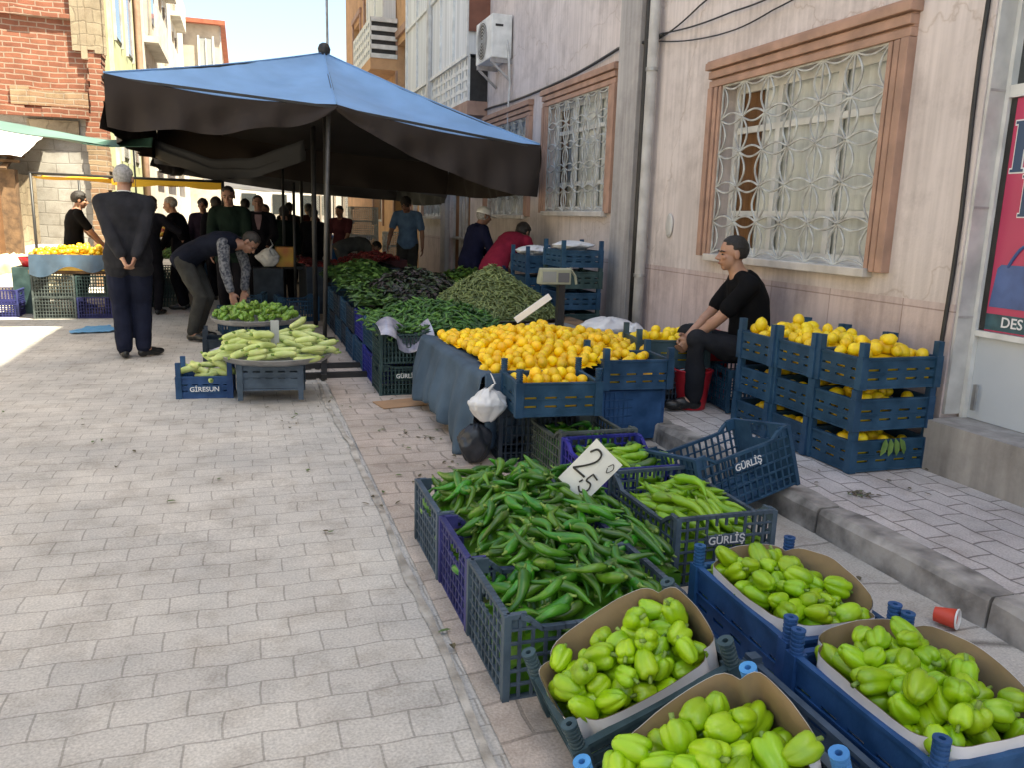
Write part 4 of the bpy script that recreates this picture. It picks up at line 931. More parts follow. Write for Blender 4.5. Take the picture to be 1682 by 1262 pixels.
def fill(heap, meshes, n, name, label, cat, group, r, L_=0, cands=7, sink=.15, yawb=None, pitchmax=.8, upright=.0, axis='x', scale=(.88, 1.12), zr=0., lim=None, margin=0.):
    """drop n items on the heap one at a time, each into the lowest of several tried spots"""
    out = []
    for it in range(n):
        best = None
        for _ in range(cands):
            x = HR.uniform(heap.x0 + margin, heap.x1 - margin); y = HR.uniform(heap.y0 + margin, heap.y1 - margin)
            if not heap.ok(x, y): continue
            yaw = HR.uniform(0, 2 * PI) if yawb is None else yawb[0] + HR.gauss(0, yawb[1]) + (PI if HR.random() < .5 else 0)
            if L_:
                hl = L_ / 2 * .8; dx, dy = math.cos(yaw), math.sin(yaw)
                ps = [(x + dx * hl * q_, y + dy * hl * q_) for q_ in (-1, -.5, 0, .5, 1)]
                if not (heap.ok(*ps[0]) and heap.ok(*ps[4])): continue
                zs = [heap.rest(px, py, r) for px, py in ps]
                if max(zs) > 5: continue
                sl = max(-pitchmax, min(pitchmax, (zs[4] - zs[0]) / (2 * hl)))
                zc = max(z - sl * hl * q_ for z, q_ in zip(zs, (-1, -.5, 0, .5, 1)))
            else: zc = heap.rest(x, y, r); sl = 0
            if zc > 5: continue
            cost = zc - heap.fn(x, y)
            if best is None or cost < best[0]: best = (cost, x, y, yaw, zc, sl)
        if best is None: continue
        _, x, y, yaw, zc, sl = best
        if lim and _ > lim: continue
        zc -= r * sink; s_ = HR.uniform(*scale)
        o = bpy.data.objects.new(name, HR.choice(meshes)); col.objects.link(o)
        if L_:
            hl = L_ / 2 * .8; dx, dy = math.cos(yaw), math.sin(yaw)
            for q_ in (-1, -.66, -.33, 0, .33, .66, 1): heap.stamp(x + dx * hl * q_, y + dy * hl * q_, zc + sl * hl * q_, r)
            Mx = Matrix.Rotation(yaw, 4, 'Z') @ Matrix.Rotation(-math.atan(sl), 4, 'Y') @ Matrix.Rotation(HR.uniform(-.9, .9), 4, 'X')
            off = Vector((-L_ / 2, 0, 0)) if axis == 'x' else Vector((0, 0, 0))
            o.matrix_world = Matrix.Translation((x, y, zc)) @ Mx @ Matrix.Translation(off) @ Matrix.Diagonal((s_, s_, s_, 1))
        else:
            heap.stamp(x, y, zc, r)
            q_ = Quaternion((HR.gauss(0, 1), HR.gauss(0, 1), HR.gauss(0, 1), HR.gauss(0, 1))).normalized()
            if axis == 'bell':
                d = Vector((HR.gauss(0, 1), HR.gauss(0, 1), HR.gauss(0, .55))).normalized(); q_ = d.to_track_quat('Z', 'X') @ Quaternion((0, 0, 1), HR.uniform(0, 6))
                o.matrix_world = Matrix.Translation((x, y, zc)) @ q_.to_matrix().to_4x4() @ Matrix.Translation((0, 0, .036)) @ Matrix.Diagonal((s_, s_, s_, 1))
            else: o.matrix_world = Matrix.Translation((x, y, zc)) @ q_.to_matrix().to_4x4() @ Matrix.Diagonal((s_, s_, s_, 1))
        tag(o, label, cat, group); out.append(o)
    return out
def under(name, label, cat, x0, x1, y0, y1, fn, m, drop=.0, amp=.02, n=40, zb=None, ok=None, fr=26):
    """the packed goods below the top layer, one lumpy solid"""
    def f(u, v):
        x = x0 + (x1 - x0) * u; y = y0 + (y1 - y0) * v
        return Vector((x, y, fn(x, y) - drop + amp * noise.noise(Vector((x * fr, y * fr, 1)))))
    q = MB().grid(f, n, n)
    zb_ = zb if zb is not None else .01
    cs = [(x0, y0), (x1, y0), (x1, y1), (x0, y1)]
    for (a, c) in zip(cs, cs[1:] + cs[:1]):
        q.grid(lambda u, v: Vector((a[0] + (c[0] - a[0]) * u, a[1] + (c[1] - a[1]) * u, zb_ + (fn(a[0] + (c[0] - a[0]) * u, a[1] + (c[1] - a[1]) * u) - drop - zb_) * v)), 20, 2)
    return stuff(tag(q.build(name, m, smooth=True), label, cat))

# ---------------------------------------------------------------- foreground: paper-lined crates of light green peppers
def pap(name, c, c2): return mat(name, c, .85, base2=c2, vscale=5, bump=.25, bscale=14)
M_kraft = pap('kraft_inside', (.33, .235, .14), (.26, .18, .105)); M_pwhite = pap('white_paper', (.84, .84, .86), (.76, .76, .79))
def liner(label, loc, rz, a, b_, peaks, base=.20, seed=0, tilt=None):
    """peaks: extra height of the paper at the middle of sides (-y, +x, +y, -x)"""
    X, Y = a / 2 - .016, b_ / 2 - .016; r = random.Random(seed)
    cs = [(-X, -Y), (X, -Y), (X, Y), (-X, Y)]; loop = []; n = 18
    for s in range(4):
        p, q_ = cs[s], cs[(s + 1) % 4]; c0, c1 = peaks[0][s], peaks[0][(s + 1) % 4]; mid = peaks[1][s]
        for i in range(n):
            u = i / n; x = p[0] + (q_[0] - p[0]) * u; y = p[1] + (q_[1] - p[1]) * u; uu = u * u * (3 - 2 * u)
            h = c0 * (1 - uu) + c1 * uu + mid * math.sin(PI * u)
            h += .006 * noise.noise(Vector((x * 12, y * 12, seed)))
            nx, ny = ((0, -1), (1, 0), (0, 1), (-1, 0))[s]
            k = math.sin(PI * u); 
            # rounded corners
            cr = (1 - min(1, min(u, 1 - u) * 5)) ** 2 * .035
            x -= math.copysign(cr, x) ; y -= math.copysign(cr, y)
            loop.append((x, y, h, nx * k, ny * k))
    q = MB()
    def ring(f, off, t):  # f height fraction
        return [Vector((x * (1 - off / .25) + nx * .020 * t * f ** 3 + .004 * noise.noise(Vector((x * 20, y * 20, f * 4 + seed))), y * (1 - off / .17) + ny * .020 * t * f ** 3, .014 + (h - .014) * f)) for x, y, h, nx, ny in loop]
    fs = (0, .25, .5, .7, .85, .95, 1.)
    q.rings([ring(f, 0, 1) for f in fs], 1, cap=False); q.rings([ring(f, .0022, 1) for f in fs][::-1], 0, cap=False)
    o = tag(q.build('paper_liner', [M_kraft, M_pwhite], smooth=True), label, 'paper liner', 'paper liners in the pepper crates'); o.location = loc; o.rotation_euler = tilt or (0, 0, rz); return o
def bell_crate(desc, loc, rz, a, b_, m, peaks, n, seed, tilt=None, capm=None, hz=.0, h=.20, hp=.28):
    post_crate(f'{desc}', loc, rz, a, b_, h, hp, m, 'paper-lined crates of light peppers', capm=capm, slots=4, tilt=tilt, name='pepper_crate')
    liner('kraft paper liner with white outside inside the ' + desc.split(' holding')[0], loc, rz, a, b_, peaks, seed=seed, tilt=tilt)
    Rm = (Euler(tilt) if tilt else Euler((0, 0, rz))).to_matrix().to_4x4(); Mw = Matrix.Translation(loc) @ Rm
    X, Y = a / 2 - .050, b_ / 2 - .050
    fn = lambda x, y: .115 + hz + .045 * (1 - (x / X) ** 2 * .6) * (1 - (y / Y) ** 2 * .6) - .015
    hp_ = Heap(-X, X, -Y, Y, fn)
    items = fill(hp_, ME_bell, n, 'bell_pepper', 'light green pepper lying loose in the ' + desc.split(' holding')[0], 'pepper', 'light green peppers in paper-lined crates', .0305, cands=9, sink=.22, axis='bell', scale=(.78, 1.1))
    for o in items: o.matrix_world = Mw @ o.matrix_world
    u = under('peppers_below', 'light green peppers packed under the top ones in the ' + desc.split(' holding')[0], 'peppers', -X - .035, X + .035, -Y - .035, Y + .035, fn, V_bell, drop=.01, amp=.02, n=24)
    u.matrix_world = Mw
P_vblue = plastic('vivid_blue_plastic', (.010, .055, .15))
bell_crate('front left grey-blue crate holding light peppers in kraft paper', (1.00, 1.785, .088), 0, .455, .315, P_teal, ((.175, .18, .235, .20), (.004, .015, .015, .0)), 54, 1, tilt=(rad(4), rad(-22), rad(-1.6)), h=.14, hp=.22, hz=-.035)
bell_crate('vivid blue crate by the kerb holding light peppers in kraft paper', (1.675, 2.078, .01), rad(88), .547, .375, P_vblue, ((.225, .24, .23, .225), (.05, .015, .0, .01)), 70, 2, h=.19, hp=.27)
bell_crate('vivid blue crate in the right corner holding light peppers in kraft paper', (1.665, 1.505, .0), PI / 2, .52, .40, P_vblue, ((.225, .25, .24, .225), (.05, .02, .0, .01)), 88, 3, h=.19, hp=.27)
bell_crate('blue-capped crate at the bottom edge holding light peppers in kraft paper', (.965, 1.325, .088), 0, .455, .31, P_slate, ((.175, .185, .25, .20), (.004, .01, .01, .0)), 50, 4, tilt=(rad(3.3), rad(-21), rad(1)), h=.14, hp=.22, capm=P_cap, hz=-.025)
post_crate('low slate crate under the raised ends of the two tilted pepper crates', (1.30, 1.55, .012), PI / 2, .62, .20, .11, .135, P_slate, 'crates propping the tilted pepper crates', spool=False, rows=1)

# ---------------------------------------------------------------- long green pepper block
mesh_crate('front slate mesh crate of the row heaped with dark green peppers', (.965, 2.235, 0), 0, .57, .40, .275, P_slate, text=None)
mesh_crate('violet-tinted middle mesh crate of the row heaped with dark green peppers', (.965, 2.655, 0), 0, .57, .40, .27, P_violet)
mesh_crate('rear slate mesh crate of the row heaped with dark green peppers', (.96, 3.09, 0), 0, .57, .42, .275, P_slate)
def fL(x, y): return .185 + .05 * math.exp(-((y - 3.0) / .5) ** 2 - ((x - 1.05) / .35) ** 2) + .03 * math.exp(-((x - 1.05) / .25) ** 2) + (.0 if x < 1.25 else -.02) - (.10 * max(0, (.84 - x) / .14)) * (.4 if y > 3.0 else 1)
okL = lambda x, y: .705 < x < (1.22 if y < 2.36 else 1.455) and 2.065 < y < 3.35
hL = Heap(.70, 1.47, 2.05, 3.37, fL, okL)
fill(hL, ME_long, 299, 'long_pepper', 'dark green curved pepper in the big heap over the slate and violet crates', 'pepper', 'dark green peppers heaped over three crates', .0155, L_=.155, cands=6, sink=.25, pitchmax=.5, scale=(.78, 1.05))
under('long_peppers_below', 'dark green peppers packed under the top of the big heap', 'peppers', .70, 1.235, 2.055, 3.28, fL, V_long, drop=.012, amp=.025)
under('long_peppers_below', 'dark green peppers filling the gap beside the pale pepper crate', 'peppers', 1.25, 1.46, 2.40, 3.36, fL, V_long, drop=.012, amp=.025)

def crate_long(desc, loc, rz, a, b_, h, m, meshes, n, fn, text=None, yawb=None, vm=None, colr='pale', y_lim=None, dip=.05, solid=False):
    mesh_crate(desc, loc, rz, a, b_, h, m, text=text, dip=dip, solid_end=solid)
    X, Y = a / 2 - .02, b_ / 2 - .02; Mw = Matrix.Translation(loc) @ Matrix.Rotation(rz, 4, 'Z')
    hp_ = Heap(-X, X, -Y, Y, fn, (lambda x, y: abs(x) < X and abs(y) < Y))
    short = desc.split(' with')[0]
    it = fill(hp_, meshes, n, 'pale_pepper' if colr == 'pale' else 'crate_long_pepper', f'{colr} green pepper lying in the {short}', 'pepper', f'{colr} green peppers in the {short}', .0165, L_=.16, cands=6, sink=.22, yawb=yawb, pitchmax=.4)  # all of these are long peppers, whatever their colour
    for o in it: o.matrix_world = Mw @ o.matrix_world
    under('long_peppers_below', f'{colr} green peppers packed deeper in the {short}', 'peppers', -X, X, -Y, Y, fn, vm, drop=.012, amp=.02, n=26).matrix_world = Mw
crate_long('slate mesh crate behind the kerb-side blue crate with pale long peppers', (1.755, 2.88, 0), PI / 2, .60, .43, .285, P_slate, ME_longl, 52, lambda x, y: .165 + .05 * math.exp(-(x / .2) ** 2 - (y / .15) ** 2), text=('GÜRLİŞ', '-x'), yawb=(.5, .35), vm=V_longl)
crate_long('royal blue mesh crate behind the price card with mixed long peppers', (1.755, 3.50, 0), PI / 2, .56, .42, .28, P_royal, ME_long[:3] + ME_longl, 30, lambda x, y: .17 + .05 * math.exp(-(x / .2) ** 2 - ((y + .05) / .15) ** 2), vm=V_longl, colr='medium')
crate_long('grey-green mesh crate below the lemon crate with a few long peppers', (1.76, 4.09, 0), PI / 2, .56, .42, .30, P_greygreen, ME_long, 22, lambda x, y: .13 + .05 * math.exp(-((x - .1) / .15) ** 2), vm=V_long, colr='dark', solid=True)
# tilted empty crate leaning on the kerb
mesh_crate('empty navy mesh crate tilted on the kerb with white lettering', (2.225, 3.29, .078), 0, .57, .38, .30, P_navy, text=('GÜRLİŞ', '-y'), tilt=(rad(-9), rad(-11), rad(10)), dip=.045, solid_end=True)
# price card stuck in the peppers
pc = tag(MB().grid(lambda u, v: Vector(((u - .5) * .17, .004 * math.sin(u * 5 + v * 3), (v - .5) * .215)), 10, 12).build('price_card', mat('card_white', (.70, .70, .66), .8, base2=(.60, .60, .57), vscale=8)), 'white hand-written price card reading 2,50 stuck in the dark green peppers', 'price card')
sm = pc.modifiers.new('thick', 'SOLIDIFY'); sm.thickness = .0015
M_ink = mat('black_ink', (.015, .015, .015), .6)
def stroke(pts, w_, name='digit'):
    q = MB(); P = [Vector((x, -.0045 + .004 * math.sin(((x / .17) + .5) * 5 + ((z / .215) + .5) * 3) - .001, z)) for x, z in pts]
    for a, c in zip(P, P[1:]): q.bar(a, c + (c - a).normalized() * w_ * .3, w_, .0012, up=(0, 1, 0))
    q.build(name, M_ink, pc)
def cat(pts, n=5):
    o = []
    for i in range(len(pts) - 1):
        p0, p1, p2, p3 = [Vector(pts[max(0, min(len(pts) - 1, i + k))]) for k in (-1, 0, 1, 2)]
        for j in range(n):
            t = j / n; o.append(tuple(.5 * ((2 * p1) + (p2 - p0) * t + (2 * p0 - 5 * p1 + 4 * p2 - p3) * t * t + (3 * p1 - p0 - 3 * p2 + p3) * t ** 3)))
    o.append(pts[-1]); return o
stroke(cat([(-.062, .055), (-.045, .082), (-.015, .08), (-.008, .05), (-.03, .01), (-.068, -.035)]) + [(-.068, -.035), (.0, -.028)], .0085)
stroke(cat([(.055, .0), (.022, .004)]) + cat([(.022, .004), (.018, -.03), (.045, -.03), (.055, -.055), (.035, -.08), (.012, -.07)]), .007)
stroke(cat([(.045, .065), (.055, .085), (.07, .07), (.06, .045), (.047, .06)]), .0035); stroke(cat([(.005, -.04), (.0, -.055)]), .007)
pc.location = (1.305, 2.90, .395); pc.rotation_euler = (rad(-14), rad(38), rad(-48)); pc.scale = (.88, 1, 1.08)
# paper cup lying by the kerb
cu = thing('paper_cup', 'red and white paper cup lying on its side by the kerb', 'cup', (2.32, 2.08, .045), 0)
o = MB().lathe([(.026, 0), (.036, .075), (.034, .075), (.024, .004)], 20, cap=False).build('cup', mat('red_cup', (.60, .06, .03), .5), cu, smooth=True)
o.rotation_euler = (PI / 2 * .95, 0, rad(30)); o2 = MB().lathe([(.0365, .072), (.038, .076), (.034, .079), (.0335, .074), (.030, .03), (.025, .005), (.001, .004)], 20, cap=False).build('lining', mat('white_cup', (.72, .72, .70), .6), o, smooth=True)

# ---------------------------------------------------------------- lemons
def lemons_in(loc, rz, a, b_, top, n, desc, meshes=ME_lemon, seed=0, k='lemon'):
    X, Y = a / 2 - .035, b_ / 2 - .035; Mw = Matrix.Translation(loc) @ Matrix.Rotation(rz, 4, 'Z'); ph = seed
    fn = lambda x, y: top - .05 + .03 * math.sin(x * 12 + ph) * math.sin(y * 14 + ph)
    it = fill(Heap(-X, X, -Y, Y, fn), meshes, n, k, k + ' in the ' + desc, k, k + 's in crates', .03, cands=8, sink=.1)
    for o in it: o.matrix_world = Mw @ o.matrix_world
    under(k + 's_below', k + 's packed deeper in the ' + desc, k + 's', -X - .01, X + .01, -Y - .01, Y + .01, fn, V_lemon if k == 'lemon' else V_orange, drop=.01, amp=.02, n=16).matrix_world = Mw
for ci, (cx, cy, cname, dn) in enumerate(((3.235, 3.50, 'front lemon stack by the pink wall', 0), (3.225, 3.855, 'middle lemon stack by the pink wall', 0), (3.215, 4.21, 'rear lemon stack by the pink wall', 0))):
    for lv, (z, ln) in enumerate(((.13, 'lowest'), (.355, 'middle'), (.58, 'topmost'))):
        jx, jy = HR.uniform(-.008, .008), HR.uniform(-.006, .006); L0 = (cx + jx, cy + jy, z)
        d = f'{ln} navy crate of the {cname}'
        post_crate(d, L0, 0, .49, .335, .165, .25 if lv == 2 else .222, P_navy, 'stacked lemon crates by the wall', slots=3, spool=False)
        lemons_in(L0, 0, .49, .335, .17 + (.035 if lv == 2 else 0), 28 if lv == 2 else 14, d, seed=ci * 3 + lv)
M_leaf = mat('lemon_leaf', (.12, .22, .05), .5, base2=(.07, .15, .03), vscale=20, obj_random=.2)
def leafq(q, c, d, L_, W, n_=Vector((0, 0, 1)), fold=.25, m=0):
    d = Vector(d).normalized(); s = d.cross(n_).normalized() * W; up = s.cross(d).normalized() * W * fold; c = Vector(c)
    vs = [c, c + d * L_ * .3 + s * .8 + up, c + d * L_ * .7 + s * .75 + up * .8 - n_ * L_ * .05, c + d * L_ - n_ * L_ * .14, c + d * L_ * .7 - s * .75 + up * .8 - n_ * L_ * .05, c + d * L_ * .3 - s * .8 + up, c + d * L_ * .35, c + d * L_ * .7 - n_ * L_ * .05]
    q.add(vs, [(0, 6, 1), (6, 7, 2, 1), (7, 3, 2), (0, 5, 6), (6, 5, 4, 7), (7, 4, 3)], m)
q = MB()
for k in range(4): leafq(q, (3.2 + k * .03, 3.325, .31), (.25 * (k - 1.5), -.25, -1), .10, .022, Vector((0, -1, .3)))
tag(q.build('lemon_leaves', M_leaf, smooth=True), 'sprig of green leaves hanging from the lowest front lemon crate', 'leaves')
# orange heap on a cloth-covered table of crates
fH = lambda x, y: .50 + .10 * math.exp(-((x - 2.0) / .45) ** 2 - ((y - 5.4) / .5) ** 2) + .05 * math.exp(-((x - 1.75) / .35) ** 2 - ((y - 4.9) / .4) ** 2) - .10 * max(0, (1.36 - x) / .1)
okH = lambda x, y: x > 1.345 + .04 * math.sin(y * 4) and y < 5.95 and y > (4.46 if x < 1.95 else 4.46 + (x - 1.95) * .8) and x < 2.75 - max(0, 5.3 - y) * .3
hH = Heap(1.26, 2.78, 4.4, 6.0, fH, okH, res=.01)
fill(hH, ME_orng, 268, 'orange', 'golden orange in the big heap behind the white bag', 'orange', 'golden oranges of the big heap', .0305, cands=14, sink=.12, scale=(.9, 1.12))
u_ = MB().grid(lambda u, v: Vector((1.28 + 1.45 * u, 4.46 + 1.5 * v, (fH(1.28 + 1.45 * u, 4.46 + 1.5 * v) if okH(1.28 + 1.45 * u, 4.46 + 1.5 * v) else .445) - .002 + .016 * noise.noise(Vector((u * 40, v * 40, 0))))), 50, 50).build('oranges_below', V_orange, smooth=True)
_me = u_.data; import bmesh
_bm = bmesh.new(); _bm.from_mesh(_me); bmesh.ops.delete(_bm, geom=[f for f in _bm.faces if not all(okH(v.co.x, v.co.y) for v in f.verts)], context='FACES'); _bm.to_mesh(_me); _bm.free()
stuff(tag(u_, 'golden oranges packed under the top layer of the big heap', 'oranges'))
post_crate('navy post crate with slots at the front of the orange heap', (1.62, 4.21, .335), rad(-4), .46, .36, .19, .27, P_navy, 'lemon crates around the heap', slots=3, spool=True)
lemons_in((1.62, 4.21, .335), rad(-4), .46, .36, .20, 20, 'navy post crate at the front of the orange heap', ME_orng, k='orange')
mesh_crate('dark mesh crate under the front lemon crate beside the white bag', (1.60, 4.45, 0), rad(-4), .46, .36, .33, P_black)
post_crate('navy post crate right of the orange heap on an upturned blue crate', (2.33, 4.68, .36), rad(-3), .44, .36, .19, .27, P_navy, 'lemon crates around the heap', slots=3, spool=False)
lemons_in((2.33, 4.68, .36), rad(-3), .44, .36, .17, 10, 'navy post crate right of the orange heap', ME_orng, k='orange')
mesh_crate('upturned solid blue crate under the right lemon crate', (2.30, 4.70, .355), 0, .44, .34, .33, P_blue, tilt=(PI, 0, rad(3)), solid_end=True)
q = MB().box(2.085, 2.515, 4.525, 4.53, .03, .34); tag(q.build('board', P_blue), 'blue plastic board standing in front of the upturned crate', 'board')
mesh_crate('dark mesh crate on the pavement edge under the rear lemon crate', (2.72, 5.10, .13), rad(-12), .34, .36, .27, P_black)
post_crate('navy post crate of lemons next to the red bucket', (2.86, 5.15, .405), rad(-12), .50, .38, .19, .27, P_teal, 'lemon crates around the heap', slots=3, spool=False)
lemons_in((2.86, 5.15, .405), rad(-12), .50, .38, .215, 26, 'navy post crate of lemons next to the red bucket')
for k, (x_, y_) in enumerate(((1.62, 5.0), (1.62, 5.6), (2.25, 5.2), (2.25, 5.75))):
    mesh_crate(('front left', 'rear left', 'front right', 'rear right')[k] + ' dark crate under the cloth of the orange table', (x_, y_, 0), PI / 2, .56, .44, .44, P_black, 'crates carrying the orange table')
M_cloth = mat('blue_grey_cloth', (.06, .10, .15), .9, base2=(.03, .055, .085), vscale=4, bump=.5, bscale=9)
def clothfn(u, v):   # v along the left edge from front to back, u down the drop
    y = 4.40 + 1.62 * v; x = 1.29 - .02 * v; z = .515
    if u < .25: return Vector((x + .35 * (1 - u / .25), y, z - .06 * (1 - u / .25)))
    d = (u - .25) / .75; w_ = .05 * math.sin(v * 19 + d * 2) * d + .03 * math.sin(v * 43) * d
    return Vector((x - .015 - .07 * d + w_ * .8 - .05 * d * math.sin(d * 3), y + w_ * .6 - .03 * d, z - d * (.49 - .10 * v + .03 * math.sin(v * 9))))
o = MB().grid(clothfn, 26, 70).build('cloth', M_cloth, smooth=True); sm = o.modifiers.new('thick', 'SOLIDIFY'); sm.thickness = .004
tag(o, 'blue-grey cloth draped over the left side of the orange table', 'cloth')
o = MB().grid(lambda u, v: Vector((1.29 + .3 * v, 4.395 - .02 * math.sin(v * 15) * u - .02 * u, .52 - .46 * u * (1 - .2 * v))), 16, 24).build('cloth', M_cloth, smooth=True); sm = o.modifiers.new('thick', 'SOLIDIFY'); sm.thickness = .004
tag(o, 'blue-grey cloth corner hanging at the front of the orange table', 'cloth')
# bags
def bag(name, label, c, w_, h_, m, seed, neck=True, thick=.6, cat_='bag'):
    q = MB(); n = 48; k = 26; rings = []
    for i in range(k):
        u = i / (k - 1); f = math.sin(PI * min(.5, .10 + u * .62)) ** .7 if u < .5 else 1 - (.78 if neck else .72) * ((u - .5) * 2) ** (1.5 if neck else 2.2)
        rg = []
        for j in range(n):
            a_ = 2 * PI * j / n; ca, sa = math.cos(a_), math.sin(a_)
            big = noise.noise(Vector((ca * 1.6 + seed, sa * 1.6, u * 2.5))); rid = 1 - abs(noise.noise(Vector((ca * 4, sa * 4 + seed, u * 3.5)))) * 2
            pl = math.sin(a_ * 9 + seed + 2 * big) * max(0, u - .35) * .22 if neck else 0
            g = f * (1 + .38 * big + .14 * rid + pl)
            rg.append(Vector((c[0] + ca * w_ / 2 * g + .02 * big * u, c[1] + sa * w_ / 2 * thick * g, c[2] + h_ * u + .05 * h_ * rid - .03 * h_ * abs(ca) * (u > .6))))
        rings.append(rg)
    q.rings(rings)
    if neck:
        top = Vector((c[0], c[1], c[2] + h_ * .97))
        for s in (1,):
            pth = [top + Vector((s * w_ * .06, 0, 0)), top + Vector((s * w_ * .20, -.01, h_ * .22)), top + Vector((s * w_ * .10, .015, h_ * .5))]
            q.tube(pth, [w_ * .17, w_ * .08, w_ * .04], 9, flat=.35)
    return tag(q.build(name, m, smooth=True), label, cat_)
M_bagw = mat('white_bag_film', (.70, .70, .70), .35, base2=(.58, .58, .60), vscale=9, bump=.8, bscale=12, coat=.2); M_bagb = mat('black_bag_film', (.03, .035, .045), .3, var=.4, vscale=9, bump=.8, bscale=10)
bag('plastic_bag', 'white plastic carrier bag hanging at the corner of the orange table', (1.26, 4.24, .27), .21, .19, M_bagw, 3)
bag('black_bag', 'black plastic bag slumped below the white carrier bag', (1.21, 4.30, .02), .19, .22, M_bagb, 8, neck=False)
# red bucket and low bench beside the seated man
rb = thing('red_bucket', 'red plastic bucket on the pavement beside the seated man', 'bucket', (2.94, 4.88, .128))
M_red = mat('red_plastic', (.50, .018, .03), .4, var=.3)
MB().lathe([(.10, 0), (.135, .27), (.145, .28), (.13, .285), (.12, .27), (.095, .02), (.001, .02)], 24, cap=False).build('pail', M_red, rb, smooth=True)
MB().tube(arc((-.14, 0, .27), (.14, 0, .27), .12, (0, -.6, .3), 12), .004, 6).build('handle', M_steel, rb)
rc = thing('red_crate', 'red plastic seat box on the pavement behind the seated man', 'box', (3.20, 5.25, .125))
bevel(MB().box(-.16, .16, -.16, .16, 0, .46).build('box', M_red, rc), .02); bevel(MB().box(-.18, .18, -.18, .18, .461, .50).build('lid', M_red, rc), .01)

# ---------------------------------------------------------------- tray of pale squash, crates beside it
def tray(label, c, R, z, crate_label, cm, legs=True):
    t = thing('round_tray', label, 'tray', (c[0], c[1], z))
    MB().lathe([(.001, 0), (R * .9, 0), (R * .97, .022), (R, .045), (R * 1.01, .047), (R * .985, .05), (R * .95, .026), (R * .88, .008), (.001, .008)], 48, cap=False).build('pan', M_steel, t, smooth=True)
    return t
post_crate('slate crate standing upside down on its posts under the squash tray', (.165, 6.30, .30), 0, .44, .36, .20, .28, P_slate, 'crates carrying the trays', tilt=(PI, 0, rad(-6)), spool=False)
tray('steel round tray heaped with pale squash on an upturned crate', (.20, 6.36), .42, .302, '', None)
fS = lambda x, y: .325 + .05 * max(0, 1 - ((x - .2) ** 2 + (y - 6.36) ** 2) / .16)
fill(Heap(-.25, .65, 5.93, 6.8, fS, lambda x, y: (x - .2) ** 2 + (y - 6.36) ** 2 < .155, res=.01), ME_squash, 92, 'white_squash', 'pale green squash heaped on the round steel tray', 'squash', 'pale squash on the round tray', .022, L_=.165, cands=6, sink=.25, pitchmax=.3, yawb=(.1, .5))
tag(MB().box(-.03, .03, -.003, .003, 0, .17).box(-.012, .012, -.004, .004, -.14, 0).build('price_tag', mat('frosted_plastic', (.38, .40, .40), .3)), 'grey plastic price holder sticking up from the pale squash', 'price tag').location = (.19, 6.22, .44)
post_crate('bright blue crate with white letters beside the squash tray', (-.315, 6.50, 0), rad(-3), .37, .30, .17, .28, P_blue, 'crates beside the squash tray', spool=False, text='GİRESUN')
it = fill(Heap(-.44, -.18, 6.40, 6.60, lambda x, y: .13, res=.01), ME_squash, 14, 'white_squash', 'pale green squash in the bright blue crate', 'squash', 'pale squash in the blue crate', .024, L_=.16, cands=6, sink=.2, pitchmax=.6)
tray('round tray of small green peppers reached by the bending man', (.08, 7.78), .40, .40, '', None)
mesh_crate('dark crate under the tray of small green peppers', (.10, 7.80, 0), 0, .5, .38, .39, P_navy, group='crates carrying the trays')
post_crate('black slatted crate left of the one under the small pepper tray', (-.22, 8.15, 0), 0, .34, .30, .2, .3, P_black, 'crates carrying the trays', spool=False)
fT = lambda x, y: .43 + .07 * max(0, 1 - ((x - .08) ** 2 + (y - 7.78) ** 2) / .15)
fill(Heap(-.35, .5, 7.36, 8.2, fT, lambda x, y: (x - .08) ** 2 + (y - 7.78) ** 2 < .14, res=.01), ME_small, 170, 'small_green_pepper', 'small round green pepper on the tray before the bending man', 'pepper', 'small green peppers on the tray', .023, cands=5, sink=.2)
M_film = mat('clear_film', (.42, .42, .50), .2, base2=(.20, .20, .28), vscale=10, bump=.9, bscale=9, coat=.5)
bag('plastic_bag', 'crumpled violet-grey plastic bag behind the squash tray', (-.02, 7.02, .10), .5, .22, M_film, 5, neck=False)
tag(MB().grid(lambda u, v: Vector((-1.67 + (.36 * (u - .5)) * (1 + .3 * math.sin(v * 5)), 10.2 + .55 * (v - .5) + .1 * u, .014 + .02 * abs(noise.noise(Vector((u * 5, v * 5, 0)))))), 12, 12).build('plastic_sheet', mat('sky_blue_film', (.14, .40, .68), .4, bump=.5), smooth=True), 'crumpled sky blue plastic sheet on the ground by the left stall', 'plastic sheet')
tag(MB().box(-.17, .17, -.12, .12, 0, .005).build('cardboard', mat('cardboard', (.42, .25, .14), .9, var=.15)), 'flat brown piece of cardboard on the paving before the crates', 'cardboard').matrix_world = Matrix.Translation((1.06, 5.86, .0125)) @ Matrix.Rotation(.2, 4, 'Z')
# fallen leaves and scraps
q = MB(); r = random.Random(21)
spots = [(.22, 5.5, .16, 7), (.32, 3.46, .02, 2), (-1.5, 4.6, .15, 6), (1.15, 4.9, .35, 34), (1.05, 4.2, .3, 14), (.5, 5.9, .5, 12), (2.5, 3.2, .25, 10), (2.81, 3.03, .06, 22), (.1, 4.5, .9, 7), (-.6, 5.6, .7, 8), (.65, 3.8, .2, 7), (3.0, 3.2, .3, 8), (2.2, 2.4, .3, 5), (.6, 2.4, .1, 2), (0.3, 9, 2, 26), (-.8, 2.9, .9, 4)]
for cx, cy, sp, n in spots:
    for _ in range(n):
        x, y = r.gauss(cx, sp * .6), r.gauss(cy, sp * .5); a = r.uniform(0, 6)
        z = .136 if x > 2.62 else (.018 if x > .6 else .013)
        if 2.42 < x < 2.62: continue
        leafq(q, (x, y, z), (math.cos(a), math.sin(a), .05), r.uniform(.018, .05), r.uniform(.006, .013), fold=r.uniform(-.3, .6), m=r.choice((0, 0, 1)))
